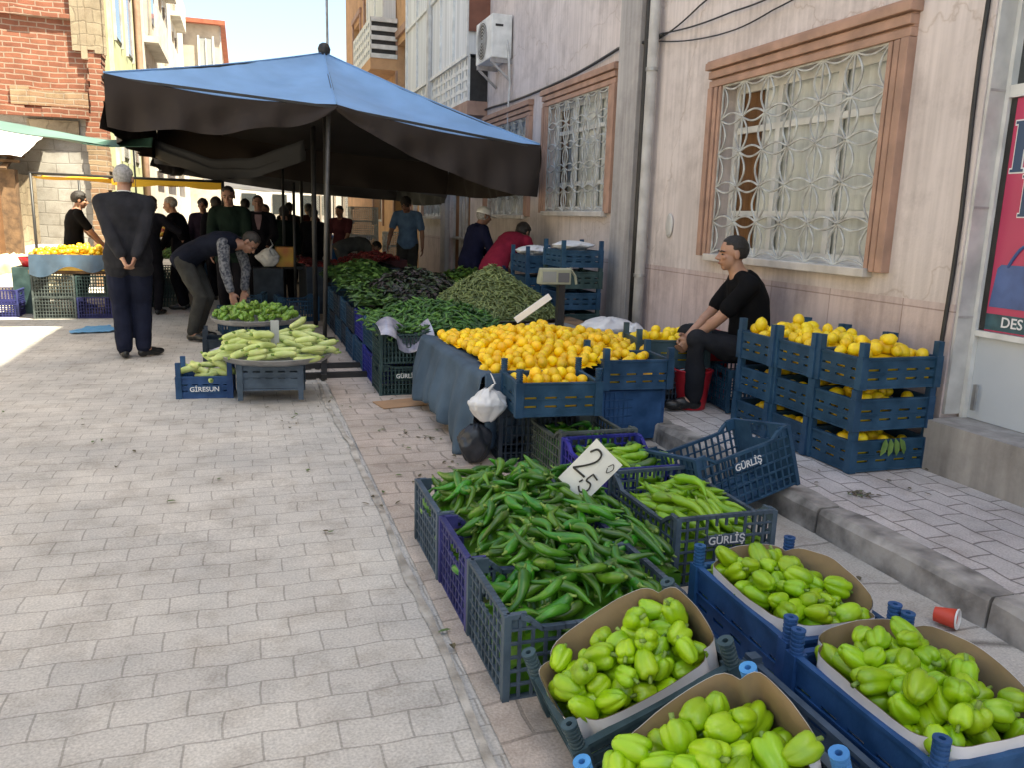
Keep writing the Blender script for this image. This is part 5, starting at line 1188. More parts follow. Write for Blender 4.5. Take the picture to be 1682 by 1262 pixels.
stuff(tag(q.build('leaf_litter', [mat('dry_leaf', (.10, .085, .05), .9), mat('green_scrap', (.09, .14, .04), .7)]), 'scattered leaf scraps and crumbs on the paving', 'leaf litter'))
# ---------------------------------------------------------------- the shaded stall under the blue canopy
ORD = ['front', 'second', 'third', 'fourth', 'fifth', 'sixth', 'seventh', 'rearmost']
r = random.Random(5)
for i in range(8):
    cmx = [P_dgreen, P_royal, P_navy, P_navy, P_black, P_navy, P_black, P_navy][i]
    y = 6.36 + i * .58
    mesh_crate(f'lower dark crate, {ORD[i]} of the row beside the umbrella pole', (1.165 + r.uniform(-.01, .01), y, 0), PI / 2 if i else 0, .56 if i else .40, .38, .255, P_dgreen if i == 0 else cmx, 'crates in the row beside the umbrella pole', text=('GÜRLİŞ', '-y') if i == 0 else None, dip=.02)
    mesh_crate(f'upper dark crate, {ORD[i]} of the row beside the umbrella pole', (1.165 + r.uniform(-.015, .015), y, .262), PI / 2 if i else 0, .56 if i else .40, .38, .25, [P_dgreen, P_navy, P_royal, P_black, P_navy, P_black, P_navy, P_navy][i], 'crates in the row beside the umbrella pole', dip=.02)
for i in range(4):
    for j in range(4):
        mesh_crate(f'supporting dark crate in line {("one","two","three","four")[i]} behind the pole row, {("nearest","next","further","farthest")[j]} place under the greens', (1.68 + i * .42, 6.75 + j * 1.05 + .05 * i, 0), PI / 2, .56, .38, .45, P_black, 'dark crates carrying the heaps of greens', dip=.0) if (i < 2 or j > 0) else None
tag(MB().box(.985, 2.85, 6.18, 10.9, .455, .478).build('board', M_wood), 'wooden board laid over the dark crates under the greens', 'board') if False else None
bd = tag(MB().box(1.40, 3.0, 6.3, 10.9, .455, .475).build('stall_board', M_wood), 'long wooden board carrying the heaps of greens under the blue canopy', 'board')
# film folded over the front left corner
o = MB().grid(lambda u, v: Vector((.96 + .42 * v, 6.13 - .05 * math.sin(v * 9) * u + .25 * (1 - u) ** 2 - .02 * u, .56 - .10 * u + .05 * math.sin(v * 7 + u) - (.06 if v > .3 else 0) * u)), 12, 26).build('plastic_film', M_film, smooth=True)
tag(o, 'crinkled clear plastic film folded over the front crate of greens', 'plastic film')
# leafy heaps
def foliage(name, label, cat_, fn, x0, x1, y0, y1, n, mats, L_=(.05, .10), W=(.010, .02), seed=1, ok=None, lay=.05, podlike=False):
    r = random.Random(seed); q = MB()
    nu = 34
    q.grid(lambda u, v: Vector((x0 + (x1 - x0) * u, y0 + (y1 - y0) * v, fn(x0 + (x1 - x0) * u, y0 + (y1 - y0) * v) - .035)), nu, nu)
    for _ in range(n):
        x, y = r.uniform(x0, x1), r.uniform(y0, y1)
        if ok and not ok(x, y): continue
        z = fn(x, y) - r.uniform(0, lay) * .8 + .01; a = r.uniform(0, 2 * PI); m = r.choice(range(len(mats)))
        e = .03; gx_ = (fn(x + e, y) - fn(x - e, y)) / (2 * e); gy_ = (fn(x, y + e) - fn(x, y - e)) / (2 * e)
        d = Vector((math.cos(a), math.sin(a), gx_ * math.cos(a) + gy_ * math.sin(a) + r.uniform(-.35, .5)))
        nrm = (Vector((-gx_, -gy_, 1)).normalized() + Vector((r.gauss(0, .35), r.gauss(0, .35), 0))).normalized()
        Lx = r.uniform(*L_)
        if podlike:
            d.normalize(); sd_ = d.cross(nrm).normalized() * r.uniform(-.25, .25) * Lx; c = Vector((x, y, z)); rr = r.uniform(*W)
            q.tube([c, c + d * Lx * .33 + sd_ * .7, c + d * Lx * .66 + sd_ * .7, c + d * Lx], [rr * .4, rr, rr, rr * .3], 5, m=m)
        else: leafq(q, (x, y, z), d, Lx, r.uniform(*W), nrm, fold=r.uniform(.1, .6), m=m)
    return stuff(tag(q.build(name, mats, smooth=True), label, cat_))
def gr(n, c, v=.3): return mat(n, c, .5, var=v, vscale=12)
G1 = [gr('leaf_mid', (.055, .125, .022)), gr('leaf_dark', (.025, .065, .015)), gr('leaf_light', (.11, .21, .04))]
fA = lambda x, y: .50 + .16 * math.exp(-((x - 1.55) / .42) ** 2 - ((y - 7.0) / .55) ** 2) + .03 * math.sin(x * 9) * math.sin(y * 7)
foliage('green_pepper_heap', 'heap of slim dark green peppers at the front of the shaded stall', 'peppers', fA, 1.0, 2.02, 6.2, 7.6, 1900, [gr('slim_green', (.05, .15, .022)), gr('slim_dark', (.022, .075, .014)), gr('slim_bright', (.10, .24, .04))], L_=(.07, .12), W=(.009, .013), seed=2, podlike=True)
fB = lambda x, y: .56 + .30 * math.exp(-((x - 1.65) / .5) ** 2 - ((y - 8.3) / .6) ** 2) + .04 * math.sin(x * 8 + 1) * math.sin(y * 6)
foliage('dark_herb_heap', 'heap of very dark purple greens in the middle of the shaded stall', 'greens', fB, 1.12, 2.1, 7.5, 9.3, 2300, [gr('herb_black', (.016, .022, .012)), gr('herb_purple', (.028, .018, .018)), gr('herb_green', (.03, .055, .015))], L_=(.06, .11), W=(.012, .022), seed=3)
fC = lambda x, y: .62 + .22 * math.exp(-((x - 1.3) / .45) ** 2 - ((y - 9.8) / .7) ** 2) + .03 * math.sin(x * 9 + 2) * math.sin(y * 6)
foliage('leafy_greens_heap', 'heap of leafy mid green herbs at the left rear of the shaded stall', 'greens', fC, .95, 2.2, 8.9, 11.0, 2300, G1, L_=(.06, .12), W=(.014, .026), seed=4)
fC2 = lambda x, y: .60 + .12 * math.exp(-((x - 1.15) / .3) ** 2 - ((y - 8.4) / .6) ** 2)
foliage('leafy_greens_heap', 'strip of olive green herbs spilling over the left row of crates', 'greens', fC2, .97, 1.35, 7.5, 9.0, 700, G1, L_=(.06, .12), W=(.014, .026), seed=14)
fD = lambda x, y: .58 + .20 * math.exp(-((x - 2.55) / .4) ** 2 - ((y - 9.6) / .6) ** 2)
foliage('leafy_greens_heap', 'bright green leaf heap right behind the bean mound', 'greens', fD, 2.05, 3.0, 8.6, 10.4, 900, [gr('leaf_bright', (.12, .22, .03)), G1[0]], L_=(.06, .12), W=(.014, .026), seed=6)
fE = lambda x, y: .50 + .46 * max(0, 1 - math.hypot(x - 2.23, y - 7.45) / .68) ** .85 if math.hypot(x - 2.23, y - 7.45) < .68 else .46
foliage('bean_heap', 'tall mound of olive green beans in the wide black tub', 'beans', fE, 1.55, 2.92, 6.78, 8.12, 4600, [gr('bean_a', (.16, .20, .065)), gr('bean_b', (.115, .15, .045)), gr('bean_c', (.21, .26, .09))], L_=(.05, .085), W=(.006, .009), seed=7, podlike=True, ok=lambda x, y: math.hypot(x - 2.23, y - 7.45) < .66)
tb = thing('wide_tub', 'wide shallow black tub holding the mound of olive beans', 'tub', (2.23, 7.45, .33))
MB().lathe([(.001, 0), (.60, 0), (.70, .17), (.715, .175), (.71, .185), (.69, .18), (.59, .015), (.001, .015)], 44, cap=False).build('tub', M_black, tb, smooth=True)
tag(MB().box(1.85, 2.65, 6.75, 8.1, .0, .325).build('tub_stand', P_black), 'black box stand under the wide bean tub', 'stand')
# display scale
sc_ = thing('market_scale', 'market scale with a beige display head on a dark post behind the lemons', 'scale', (2.52, 6.5, 0))
M_sc = mat('scale_beige', (.36, .37, .27), .5, var=.2)
q = MB().rings([[Vector((x, y_, z)) for y_, z in ((-.05, .86), (.05, .86), (.05, .90), (.0, 1.0), (-.05, .99))] for x in (-.16, .12)]); bevel(q.build('display_head', M_sc, sc_), .008)
MB().box(-.14, -.02, -.054, -.0505, .88, .97).build('display_window', M_glassc, sc_); MB().box(.0, .10, -.054, -.0505, .88, .96).build('keypad', mat('keypad_grey', (.12, .12, .13), .5), sc_)
MB().box(.02, .08, -.02, .04, .5, .859).build('post', M_black, sc_); bevel(MB().box(-.2, .2, -.2, .2, .44, .50).build('platform', M_steel, sc_), .01)
MB().tube([(.12, 0, 1.0), (.17, -.01, .93), (.18, -.02, .86)], .012, 6).build('side_arm', M_sc, sc_)
bag('plastic_bag', 'white flour-like sack lying behind the lemon heap', (2.95, 6.35, .40), .5, .19, M_bagw, 12, neck=False, thick=.5)
bag('plastic_bag', 'small striped white bag at the right end of the white sack', (3.12, 6.15, .38), .16, .18, M_bagw, 17, neck=False)
tag(MB().box(2.55, 3.3, 5.95, 6.7, .13, .40).build('low_table', M_pil), 'low grey box table carrying the white sack', 'table')
o = tag(MB().box(-.012, .012, -.004, .004, -.16, .16).build('sign_stake', M_pwhite), 'white stick of a price sign leaning over the lemon heap', 'stake'); o.location = (2.05, 5.75, .74); o.rotation_euler = (rad(10), rad(52), rad(-10)); o.scale = (2, 2, 1)
# crate stacks against the wall at the back
for k in range(5):
    post_crate(f'teal-navy crate, {("lowest", "second", "middle", "fourth", "topmost")[k]} of the stack against the pink wall', (3.10 + r.uniform(-.01, .01), 7.58, .13 + k * .205), 0, .40, .5, .16, .205 if k < 4 else .26, P_dgreen if k % 2 else P_navy, 'crate stack against the pink wall', slots=3, spool=False, rows=2)
for k in range(4):
    post_crate(f'navy crate, {("lowest", "second", "third", "topmost")[k]} of the rear stack near the red-shirted man', (3.02, 8.35 + r.uniform(-.01, .01), .15 + k * .23), 0, .42, .5, .18, .23 if k < 3 else .28, P_navy, 'rear crate stack near the wall', slots=3, spool=False)
bag('plastic_bag', 'white plastic wrapping on top of the crate stack by the wall', (3.10, 7.6, 1.10), .36, .10, M_bagw, 21, neck=False, thick=1.)
bag('plastic_bag', 'pale plastic wrapping on top of the rear crate stack', (3.0, 8.4, 1.0), .36, .12, M_bagw, 22, neck=False, thick=1.)

# ---------------------------------------------------------------- left fruit stall
for lab, x_, z, mm, aa in (('grey-green crate at the lower left of the left fruit stall', -2.28, 0, P_greygreen, .46), ('grey crate at the upper left of the left fruit stall', -2.28, .27, P_greygreen, .46), ('violet-blue crate at the bottom of the left fruit stall', -1.80, 0, P_violet, .44), ('dark green crate above the violet one of the left fruit stall', -1.80, .27, P_dgreen, .44)):
    mesh_crate(lab, (x_, 11.55, z + .0), 0, aa, .40, .265, mm, 'crates carrying the left fruit stall', dip=.0)
for k in range(4):
    mesh_crate(f'dark crate, {ORD[k]} of the row running back from the left fruit stall', (-1.55, 12.05 + k * .6, 0), PI / 2, .56, .40, .5, P_black, 'crates running back from the left fruit stall', dip=.0)
    mesh_crate(f'lower dark crate, {ORD[k]} of the row behind the suited man', (-1.13, 12.9 + k * .6, 0), PI / 2, .56, .40, .45, P_dgreen if k % 2 == 0 else P_black, 'crates behind the suited man', dip=.0)
tag(MB().box(-2.55, -1.4, 11.40, 14.2, .56, .60).build('stall_board', M_wood), 'wooden board of the left fruit stall', 'board')
o = MB().grid(lambda u, v: Vector((-2.52 + 1.0 * v, 11.33 - .02 * math.sin(v * 20) * u - .03 * u, .80 - (.24 - .10 * v + .05 * math.sin(v * 11)) * u)), 10, 40).build('stall_cloth', mat('grey_blue_film', (.055, .095, .145), .4, var=.3, bump=.5, bscale=8, coat=.3), smooth=True)
tag(o, 'grey-blue plastic cover hanging on the front of the left fruit stall', 'cover')
V_yel = veg('yellow_fruit_skin', (.72, .46, .03), (.62, .34, .02), .4, .1, .15)
ME_yel = [lemon_mesh(i + 9, R=.034, el=1.).mesh('yellow_fruit', V_yel, True) for i in range(3)]
fY = lambda x, y: .76 + .05 * math.exp(-((x + 2) / .3) ** 2)
fill(Heap(-2.5, -1.5, 11.36, 12.1, fY, res=.012), ME_yel, 150, 'yellow_fruit', 'small yellow fruit heaped on the left stall', 'fruit', 'yellow fruit on the left stall', .034, cands=5, sink=.15)
tag(MB().box(-2.5, -1.5, 11.36, 12.15, .601, .775).build('fruit_box', V_yel), 'shallow box of yellow fruit on the left stall', 'box')
fO = lambda x, y: .62 + .10 * (y - 12.6) + .03 * math.sin(x * 9)
foliage('green_fruit_heap', 'sloping heap of green peppers beside the suited man', 'peppers', lambda x, y: .72 + .22 * (y - 12.7) * .8, -1.5, -.92, 12.7, 13.8, 700, [gr('pile_green', (.16, .30, .04)), gr('pile_green2', (.08, .17, .03))], L_=(.06, .10), W=(.014, .02), seed=8, podlike=True)
foliage('orange_fruit_heap', 'heap of orange and red fruit behind the green one', 'fruit', lambda x, y: .98 + .12 * (y - 13.6), -1.5, -.9, 13.7, 14.6, 420, [gr('pile_orange', (.60, .20, .02)), gr('pile_red', (.40, .05, .02)), gr('pile_yel', (.65, .40, .04))], L_=(.04, .06), W=(.025, .03), seed=9, podlike=True)
tag(MB().lathe([(.001, 0), (.14, 0), (.19, .12), (.18, .125), (.13, .012), (.001, .012)], 24, cap=False, c=(-2.62, 12.1, .60)).build('red_basin', M_red, smooth=True), 'red basin on the corner of the left fruit stall', 'basin')
tag(MB().box(-2.85, -2.55, 11.9, 12.4, 0, .60).build('basin_stand', P_dgreen), 'dark box carrying the red basin', 'box')
for k in range(2):
    mesh_crate(('lower', 'upper')[k] + ' violet-blue crate lying in the sun at the left edge', (-2.98, 11.75, k * .17), 0, .5, .4, .165, P_violet, 'sunlit crates at the left edge', dip=.0)
M_sack = mat('cream_sack', (.56, .50, .36), .85, base2=(.44, .38, .26), vscale=6, bump=.5, bscale=12)
for k, (x_, y_, s_) in enumerate(((-3.1, 13.2, .7), (-3.7, 13.0, .8), (-2.7, 13.9, .6), (-3.3, 13.9, .8))):
    bag('sack', ('cream sack nearest the red basin', 'cream sack at the very left edge', 'cream sack behind the yellow fruit', 'large cream sack in front of the block wall')[k], (x_, y_, 0), s_, .42 + .08 * k, M_sack, 30 + k, neck=False, thick=.8, cat_='sack')
tag(MB().box(-3.6, -2.7, 14.6, 15.4, 0, .75).build('white_box', M_white), 'white box against the grey block wall', 'box')
# ---------------------------------------------------------------- goods further down the street
def table(label, x0, x1, y0, y1, z, mm): 
    t = thing('stall_table', label, 'table', ((x0 + x1) / 2, (y0 + y1) / 2, 0)); X, Y = (x1 - x0) / 2, (y1 - y0) / 2
    MB().box(-X, X, -Y, Y, z - .04, z).build('tabletop', mm, t)
    for sx in (-1, 1):
        for sy in (-1, 1): MB().box(sx * (X - .05) - .02, sx * (X - .05) + .02, sy * (Y - .05) - .02, sy * (Y - .05) + .02, 0, z - .041).build('leg', M_black, t)
    return t
table('dark stall table right of the standing customers', .35, 1.1, 12.3, 15.0, .62, M_black)
foliage('red_pepper_heap', 'heap of dark red peppers on the table behind the pole', 'peppers', lambda x, y: .72 + .08 * math.sin(x * 4), .8, 2.1, 11.6, 13.4, 700, [gr('pile_dred', (.22, .015, .015)), gr('pile_dred2', (.12, .01, .012))], L_=(.07, .11), W=(.016, .02), seed=10, podlike=True)
tag(MB().box(.8, 2.1, 11.6, 13.4, .0, .66).build('crate_block', P_black), 'dark crate block under the red peppers', 'crates')
tag(MB().box(.42, .70, 12.2, 12.6, .621, .90).build('yellow_box', mat('yellow_carton', (.52, .34, .05), .6, base2=(.45, .16, .05), vscale=5)), 'yellow fruit carton on the dark table behind the pole', 'box')
mesh_crate('navy crate on the ground behind the small pepper tray', (.62, 11.0, 0), .1, .5, .4, .32, P_navy, 'crates on the ground under the charcoal canopy')
bag('plastic_bag', 'white plastic bag on the dark table by the poles', (.32, 12.2, .62), .30, .26, M_bagw, 41)
tag(MB().box(.1, .5, 11.95, 12.5, .0, .61).build('crate_block', P_black), 'dark box under the white bag by the poles', 'crates')
for k in range(4):
    mesh_crate(f'white crate, {("lowest", "second", "third", "topmost")[k]} of the white stack behind the greens', (2.18, 16.0, .45 + k * .27), 0, .5, .4, .265, P_white, 'stack of white crates', dip=.0)
tag(MB().box(1.9, 2.9, 15.7, 16.4, 0, .449).build('crate_block', P_white), 'white box base under the stack of white crates', 'crates')
for k in range(3):
    mesh_crate(f'pale crate, {("lowest", "middle", "topmost")[k]} of the pale stack left of the blue-shirted man', (2.62, 14.6, .35 + k * .25), 0, .5, .4, .245, P_white, 'pale crates by the blue-shirted man', dip=.0)
tag(MB().box(2.3, 3.0, 14.3, 14.9, 0, .349).build('crate_block', P_black), 'dark base under the pale crates', 'crates')
tag(MB().box(2.0, 2.45, 12.9, 13.3, .55, .70).build('red_carton', gr('dark_red_carton', (.13, .012, .015))), 'dark red carton in front of the blue-shirted man', 'box')
tag(MB().box(1.95, 2.75, 12.6, 13.4, 0, .549).build('crate_block', P_black), 'dark base under the red carton', 'crates')
foliage('mixed_goods', 'colourful vegetables on the far stalls down the street', 'vegetables', lambda x, y: .85 + .05 * math.sin(x * 5), -.4, 2.6, 18.2, 20.5, 900, [gr('far_green', (.10, .2, .04)), gr('far_white', (.5, .5, .45)), gr('far_pink', (.45, .12, .15)), gr('far_blue', (.05, .12, .35))], L_=(.1, .18), W=(.04, .06), seed=12, podlike=True)
tag(MB().box(-.4, 2.6, 18.2, 20.5, 0, .83).build('far_stall', M_pil), 'low grey stall with mixed goods far down the street', 'stall')

for k, (x_, y_, m_) in enumerate(((-.05, 9.9, P_navy), (.33, 10.1, P_black), (-.02, 11.6, P_navy))):
    mesh_crate(('dark navy', 'black', 'deep navy')[k] + ' crate on the ground ' + ('left of the second pole behind the bending man', 'right beside the umbrella rear pole', 'in front of the tall man under the canopy')[k], (x_, y_, 0), rad(8 - 9 * k), .5, .4, .30, m_, 'crates on the ground under the charcoal canopy')
for k in range(5):
    mesh_crate(f'{("near", "second", "third", "fourth", "farthest")[k]} dark crate of the far aisle row under the charcoal canopy', (-.62 + .02 * k, 15.2 + k * .62, 0), PI / 2, .56, .40, .55, P_black if k % 2 else P_navy, 'crates of the far aisle row', dip=.0)
# ---------------------------------------------------------------- people
def cloth(name, c, var=.3, bump=.35, bs=30, rough=.95): return mat(name, tuple(v * .62 for v in c), rough, var=var, vscale=9, bump=bump, bscale=bs, spec=.12)
SKIN = mat('skin', (.40, .225, .15), .5, base2=(.34, .17, .11), vscale=12, sub=.08); SKIN2 = mat('skin_tan', (.27, .145, .095), .5, base2=(.22, .105, .07), vscale=12, sub=.06)
HAIRD = mat('dark_hair', (.018, .014, .012), .6, var=.4, vscale=60, bump=.6, bscale=120); HAIRG = mat('grey_hair', (.36, .35, .34), .7, base2=(.22, .21, .205), vscale=50, bump=.6, bscale=120)
EYE = mat('eye_dark', (.02, .014, .01), .3); BROW = HAIRD; LIP = mat('lip', (.27, .11, .09), .6)
M_charcoal = cloth('charcoal_suit', (.040, .041, .050)); M_navyt = cloth('navy_trousers', (.022, .027, .055)); M_shoe = mat('black_shoe', (.012, .012, .012), .35); M_blackc = cloth('black_cotton', (.012, .012, .014))
def remesh(mb, name, mats, parent, vox, smooth_it=2, wr=0., wf=8.):
    me = mb.mesh(name + '_raw', mats); o = bpy.data.objects.new(name, me); col.objects.link(o)
    md = o.modifiers.new('r', 'REMESH'); md.mode = 'VOXEL'; md.voxel_size = vox; md.use_smooth_shade = True
    if smooth_it: sm = o.modifiers.new('s', 'SMOOTH'); sm.iterations = smooth_it; sm.factor = .5
    bpy.context.view_layer.update()
    me2 = bpy.data.meshes.new_from_object(o.evaluated_get(bpy.context.evaluated_depsgraph_get()))
    bpy.data.objects.remove(o); bpy.data.meshes.remove(me)
    me2.materials.clear()
    for m_ in (mats if isinstance(mats, list) else [mats]): me2.materials.append(m_)
    if wr:
        n = len(me2.vertices); co = np.empty(n * 3, dtype=np.float32); me2.vertices.foreach_get('co', co); co = co.reshape(-1, 3)
        no = np.empty(n * 3, dtype=np.float32); me2.vertices.foreach_get('normal', no); no = no.reshape(-1, 3)
        d = np.array([noise.noise(Vector((p[0] * wf, p[1] * wf, p[2] * wf * .55))) + .5 * noise.noise(Vector((p[0] * wf * 2.3 + 5, p[1] * wf * 2.3, p[2] * wf * 1.6))) for p in co.tolist()], dtype=np.float32)
        co += no * (d * wr)[:, None]; me2.vertices.foreach_set('co', co.ravel()); me2.update()
    me2.name = name
    r_ = bpy.data.objects.new(name, me2); col.objects.link(r_); r_.parent = parent; return r_
def ball(q, c, r): q.ellip(c, (r, r, r), n=12, k=8)
def limb(q, pts, rs, n=14):
    q.tube(pts, rs, n)
    for p, r_ in zip(pts, rs): ball(q, p, r_ * .985)
def ik(a, b, l1, l2, hint):
    a = Vector(a); b = Vector(b); d = b - a; L = min(d.length, (l1 + l2) * .995); d.normalize(); b = a + d * L
    x = (L * L + l1 * l1 - l2 * l2) / (2 * L); h = math.sqrt(max(0, l1 * l1 - x * x)); hv = Vector(hint); hv = (hv - d * hv.dot(d)).normalized()
    return a + d * x + hv * h, b
def frame(d, r=Vector((1, 0, 0))):
    d = d.normalized(); r = (r - d * r.dot(d)).normalized(); return r, d.cross(r), d
def person(label, loc, yaw, s=1., pelvis=(0, 0, .93), neck=(0, .02, 1.46), bulge=(0, -.03, 0), face=(0, 1, 0), headup=(0, 0, 1), lh=(-.25, .08, .78), rh=(.25, .08, .78),
           le=(-.6, -.8, 0), re=(.6, -.8, 0), lf=(-.10, 0, 0), rf=(.10, .02, 0), lk=(0, 1, 0), rk=(0, 1, 0), fdir=((-.15, 1, 0), (.15, 1, 0)), top=None, sleeve='short', sleevem=None, coat=False, trousers=None, shoes=None,
           hair=HAIRD, hairtype='short', skin=SKIN, vox=.012, curl=.5, extra=None, belly=0., palm=(-1, 1), shirt=None, group=None, pipe=1.):
    t = thing('person', label, 'person', loc, yaw, group); t.scale = (s, s, s)
    P = Vector(pelvis); Nk = Vector(neck); ctl = P.lerp(Nk, .5) + Vector(bulge)
    bz = lambda u: (P * (1 - u) ** 2 + ctl * 2 * u * (1 - u) + Nk * u * u) if u >= 0 else P + (P - ctl).normalized() * (-u) * (Nk - P).length
    tn = lambda u: ((ctl - P) * 2 * (1 - u) + (Nk - ctl) * 2 * u) if u >= 0 else (ctl - P)
    prof = [(-.16, .135, .095), (-.06, .165, .112), (.06, .168, .112), (.22, .152, .105), (.40, .145, .103), (.62, .165, .115), (.78, .178, .112), (.90, .150, .09), (.97, .085, .068), (1.03, .055, .055)]
    def torso(q, t0, t1, ex, ey, bel=0., flare=0., n=20):
        rings = []
        for u, rx, ry in prof:
            if u < t0 - 1e-6 or u > t1 + 1e-6: continue
            r_, f_, _ = frame(tn(max(0, u))); c = bz(u); b_ = belly * math.exp(-((u - .3) / .2) ** 2)
            rings.append([c + r_ * (rx + ex + flare * max(0, .3 - u)) * math.cos(a) + f_ * ((ry + ey + flare * max(0, .3 - u)) * math.sin(a) + (b_ if math.sin(a) > 0 else 0) * math.sin(a)) for a in [2 * PI * j / n for j in range(n)]])
        q.rings(rings)
    shr, shf, shd = frame(tn(.86)); S = bz(.86)
    sh = {-1: S - shr * .185, 1: S + shr * .185}
    hands = {-1: Vector(lh), 1: Vector(rh)}; hint = {-1: Vector(le), 1: Vector(re)}; feet = {-1: Vector(lf), 1: Vector(rf)}; kh = {-1: Vector(lk), 1: Vector(rk)}; fd = {-1: Vector(fdir[0]).normalized(), 1: Vector(fdir[1]).normalized()}
    pr, pf, pd = frame(tn(0)); EL = {}; WR = {}; KN = {}; AN = {}; HP = {}
    for k in (-1, 1):
        EL[k], WR[k] = ik(sh[k], hands[k], .285, .255, hint[k]); HP[k] = P + pr * .09 * k - Vector((0, 0, .02)); an = feet[k] + Vector((0, 0, .085))
        KN[k], AN[k] = ik(HP[k], an, .43, .42, kh[k])
    # ---- body: one continuous surface
    q = MB(); torso(q, -.16, 1.03, 0, 0)
    F_ = Vector(face).normalized(); Ur = Vector(headup); Rr = F_.cross(Ur).normalized(); Ur = Rr.cross(F_).normalized(); HM = Matrix((Rr, F_, Ur)).transposed()
    hc = Nk + (Nk - bz(.9)).normalized() * .035 + Ur * .098 + F_ * .022
    limb(q, [Nk - (Nk - bz(.9)).normalized() * .02, hc - Ur * .06 - F_ * .01], [.058, .054])
    H_ = lambda x, y, z: hc + Rr * x + F_ * y + Ur * z
    q.ellip(H_(0, -.012, .03), (.074, .094, .088), HM, 20, 14); q.ellip(H_(0, .022, -.03), (.060, .070, .078), HM, 18, 12); q.ellip(H_(0, .052, -.085), (.030, .026, .024), HM)   # skull, face, chin
    q.ellip(H_(0, .062, .022), (.052, .026, .014), HM)    # brow ridge
    q.tube([H_(0, .082, .018), H_(0, .098, -.008), H_(0, .112, -.024), H_(0, .096, -.034)], [.008, .010, .013, .008], 8); q.ellip(H_(-.011, .094, -.030), (.008, .010, .007), HM, 8, 6); q.ellip(H_(.011, .094, -.030), (.008, .010, .007), HM, 8, 6)
    q.ellip(H_(0, .082, -.058), (.024, .014, .011), HM)
    for k in (-1, 1):
        q.ellip(H_(k * .038, .066, -.018), (.020, .018, .018), HM); q.ellip(H_(k * .077, -.008, -.008), (.009, .020, .032), HM)
        limb(q, [sh[k], EL[k], WR[k]], [.052, .040, .027]); limb(q, [EL[k].lerp(WR[k], .0), EL[k].lerp(WR[k], .3)], [.039, .041])
        limb(q, [HP[k], HP[k].lerp(KN[k], .4), KN[k]], [.070, .062, .045]); limb(q, [KN[k], KN[k].lerp(AN[k], .3), AN[k]], [.044, .045, .034])
        limb(q, [AN[k], feet[k] + fd[k] * .12 + Vector((0, 0, .03))], [.038, .028])
        # hand with five fingers
        d = (WR[k] - EL[k]).normalized(); ref = Vector((palm[0 if k < 0 else 1], 0, 0)); pn = Vector((-k, 0, 0)) if abs(d.x) < .8 else Vector((0, 0, -1))
        pn = (pn - d * pn.dot(d)).normalized(); sd_ = d.cross(pn) * k
        if sd_.y < 0 and abs(d.y) < .7: sd_ = sd_
        pc_ = WR[k] + d * .048; Hm = Matrix((sd_, pn, d)).transposed(); q.ellip(pc_, (.040, .017, .052), Hm, 12, 8)
        for i, (o_, l_) in enumerate(((-.030, .058), (-.010, .070), (.010, .076), (.029, .068))):
            b0 = WR[k] + d * .082 + sd_ * o_; a1 = curl * .7; a2 = curl * 1.5; d1 = d * math.cos(a1) + pn * math.sin(a1); d2 = d * math.cos(a2) + pn * math.sin(a2)
            q.tube([b0 - d * .03, b0, b0 + d1 * l_ * .5, b0 + d1 * l_ * .5 + d2 * l_ * .5], [.009, .0095, .0085, .0065], 8)
        tb_ = WR[k] + d * .02 + sd_ * .030; td = (sd_ * .75 + d * .7 + pn * .25).normalized(); q.tube([tb_, tb_ + td * .035, tb_ + td * .035 + (d * .8 + pn * .5) * .030], [.012, .011, .008], 8)
    remesh(q, 'body', skin, t, vox * .62, 1)
    e = MB()
    for k in (-1, 1): e.ellip(H_(k * .030, .079, .002), (.0105, .008, .0055), HM, 10, 6)
    e.build('eyes', EYE, t, smooth=True)
    e = MB()
    for k in (-1, 1): e.tube([H_(k * .014, .090, .019), H_(k * .032, .086, .026), H_(k * .050, .070, .020)], [.004, .0055, .003], 6)
    e.build('eyebrows', hair if hair is not HAIRG else HAIRG, t, smooth=True)
    MB().ellip(H_(0, .0925, -.058), (.021, .006, .0065), HM, 12, 6).build('mouth', LIP, t, smooth=True)
    # ---- hair or cap
    hq = MB()
    if hairtype in ('short', 'thick', 'bald'):
        g = {'short': .007, 'thick': .017, 'bald': .004}[hairtype]; nn, kk = 28, 18; vs = []
        rings = []
        for i in range(kk + 1):
            th = PI * (.0 + .72 * i / kk); rg = []
            for j in range(nn):
                a = 2 * PI * j / nn; x, y, z = math.sin(th) * math.cos(a), math.sin(th) * math.sin(a), math.cos(th)
                lim = (.62 if abs(x) < .5 else .42) if y > .3 else (-.05 if y > -.15 else -.70)     # hairline
                shrink = 1. if z > lim else .86
                gg = g * (1 + .5 * noise.noise(Vector((x * 5, y * 5, z * 5)))) 
                if hairtype == 'bald' and z > .35: shrink = .9 if y > -.5 else 1
                rg.append(H_(*[v * shrink for v in (x * (.074 + gg), -.014 + y * (.094 + gg) if False else (y * (.094 + gg)), z * (.088 + gg * 1.25))]) + F_ * -.014 + Ur * .03)
            rings.append(rg)
        hq.rings(rings); hq.build('hair', hair, t, smooth=True)
    elif hairtype == 'cap':
        rings = []
        for i in range(10):
            th = PI * .5 * i / 9 + .001; rings.append([H_(math.sin(th) * math.cos(a) * .088, math.sin(th) * math.sin(a) * .108 - .012, .025 + math.cos(th) * .105) for a in [2 * PI * j / 24 for j in range(24)]])
        hq.rings(rings[::-1]); hq.add([H_(x, y, z) for x, y, z in ((-.06, .08, .03), (.06, .08, .03), (.05, .155, .018), (-.05, .155, .018), (-.06, .08, .036), (.06, .08, .036), (.05, .155, .024), (-.05, .155, .024))], [(0, 3, 2, 1), (4, 5, 6, 7), (0, 1, 5, 4), (1, 2, 6, 5), (2, 3, 7, 6), (3, 0, 4, 7)])
        hq.build('cap', M_white, t, smooth=True)
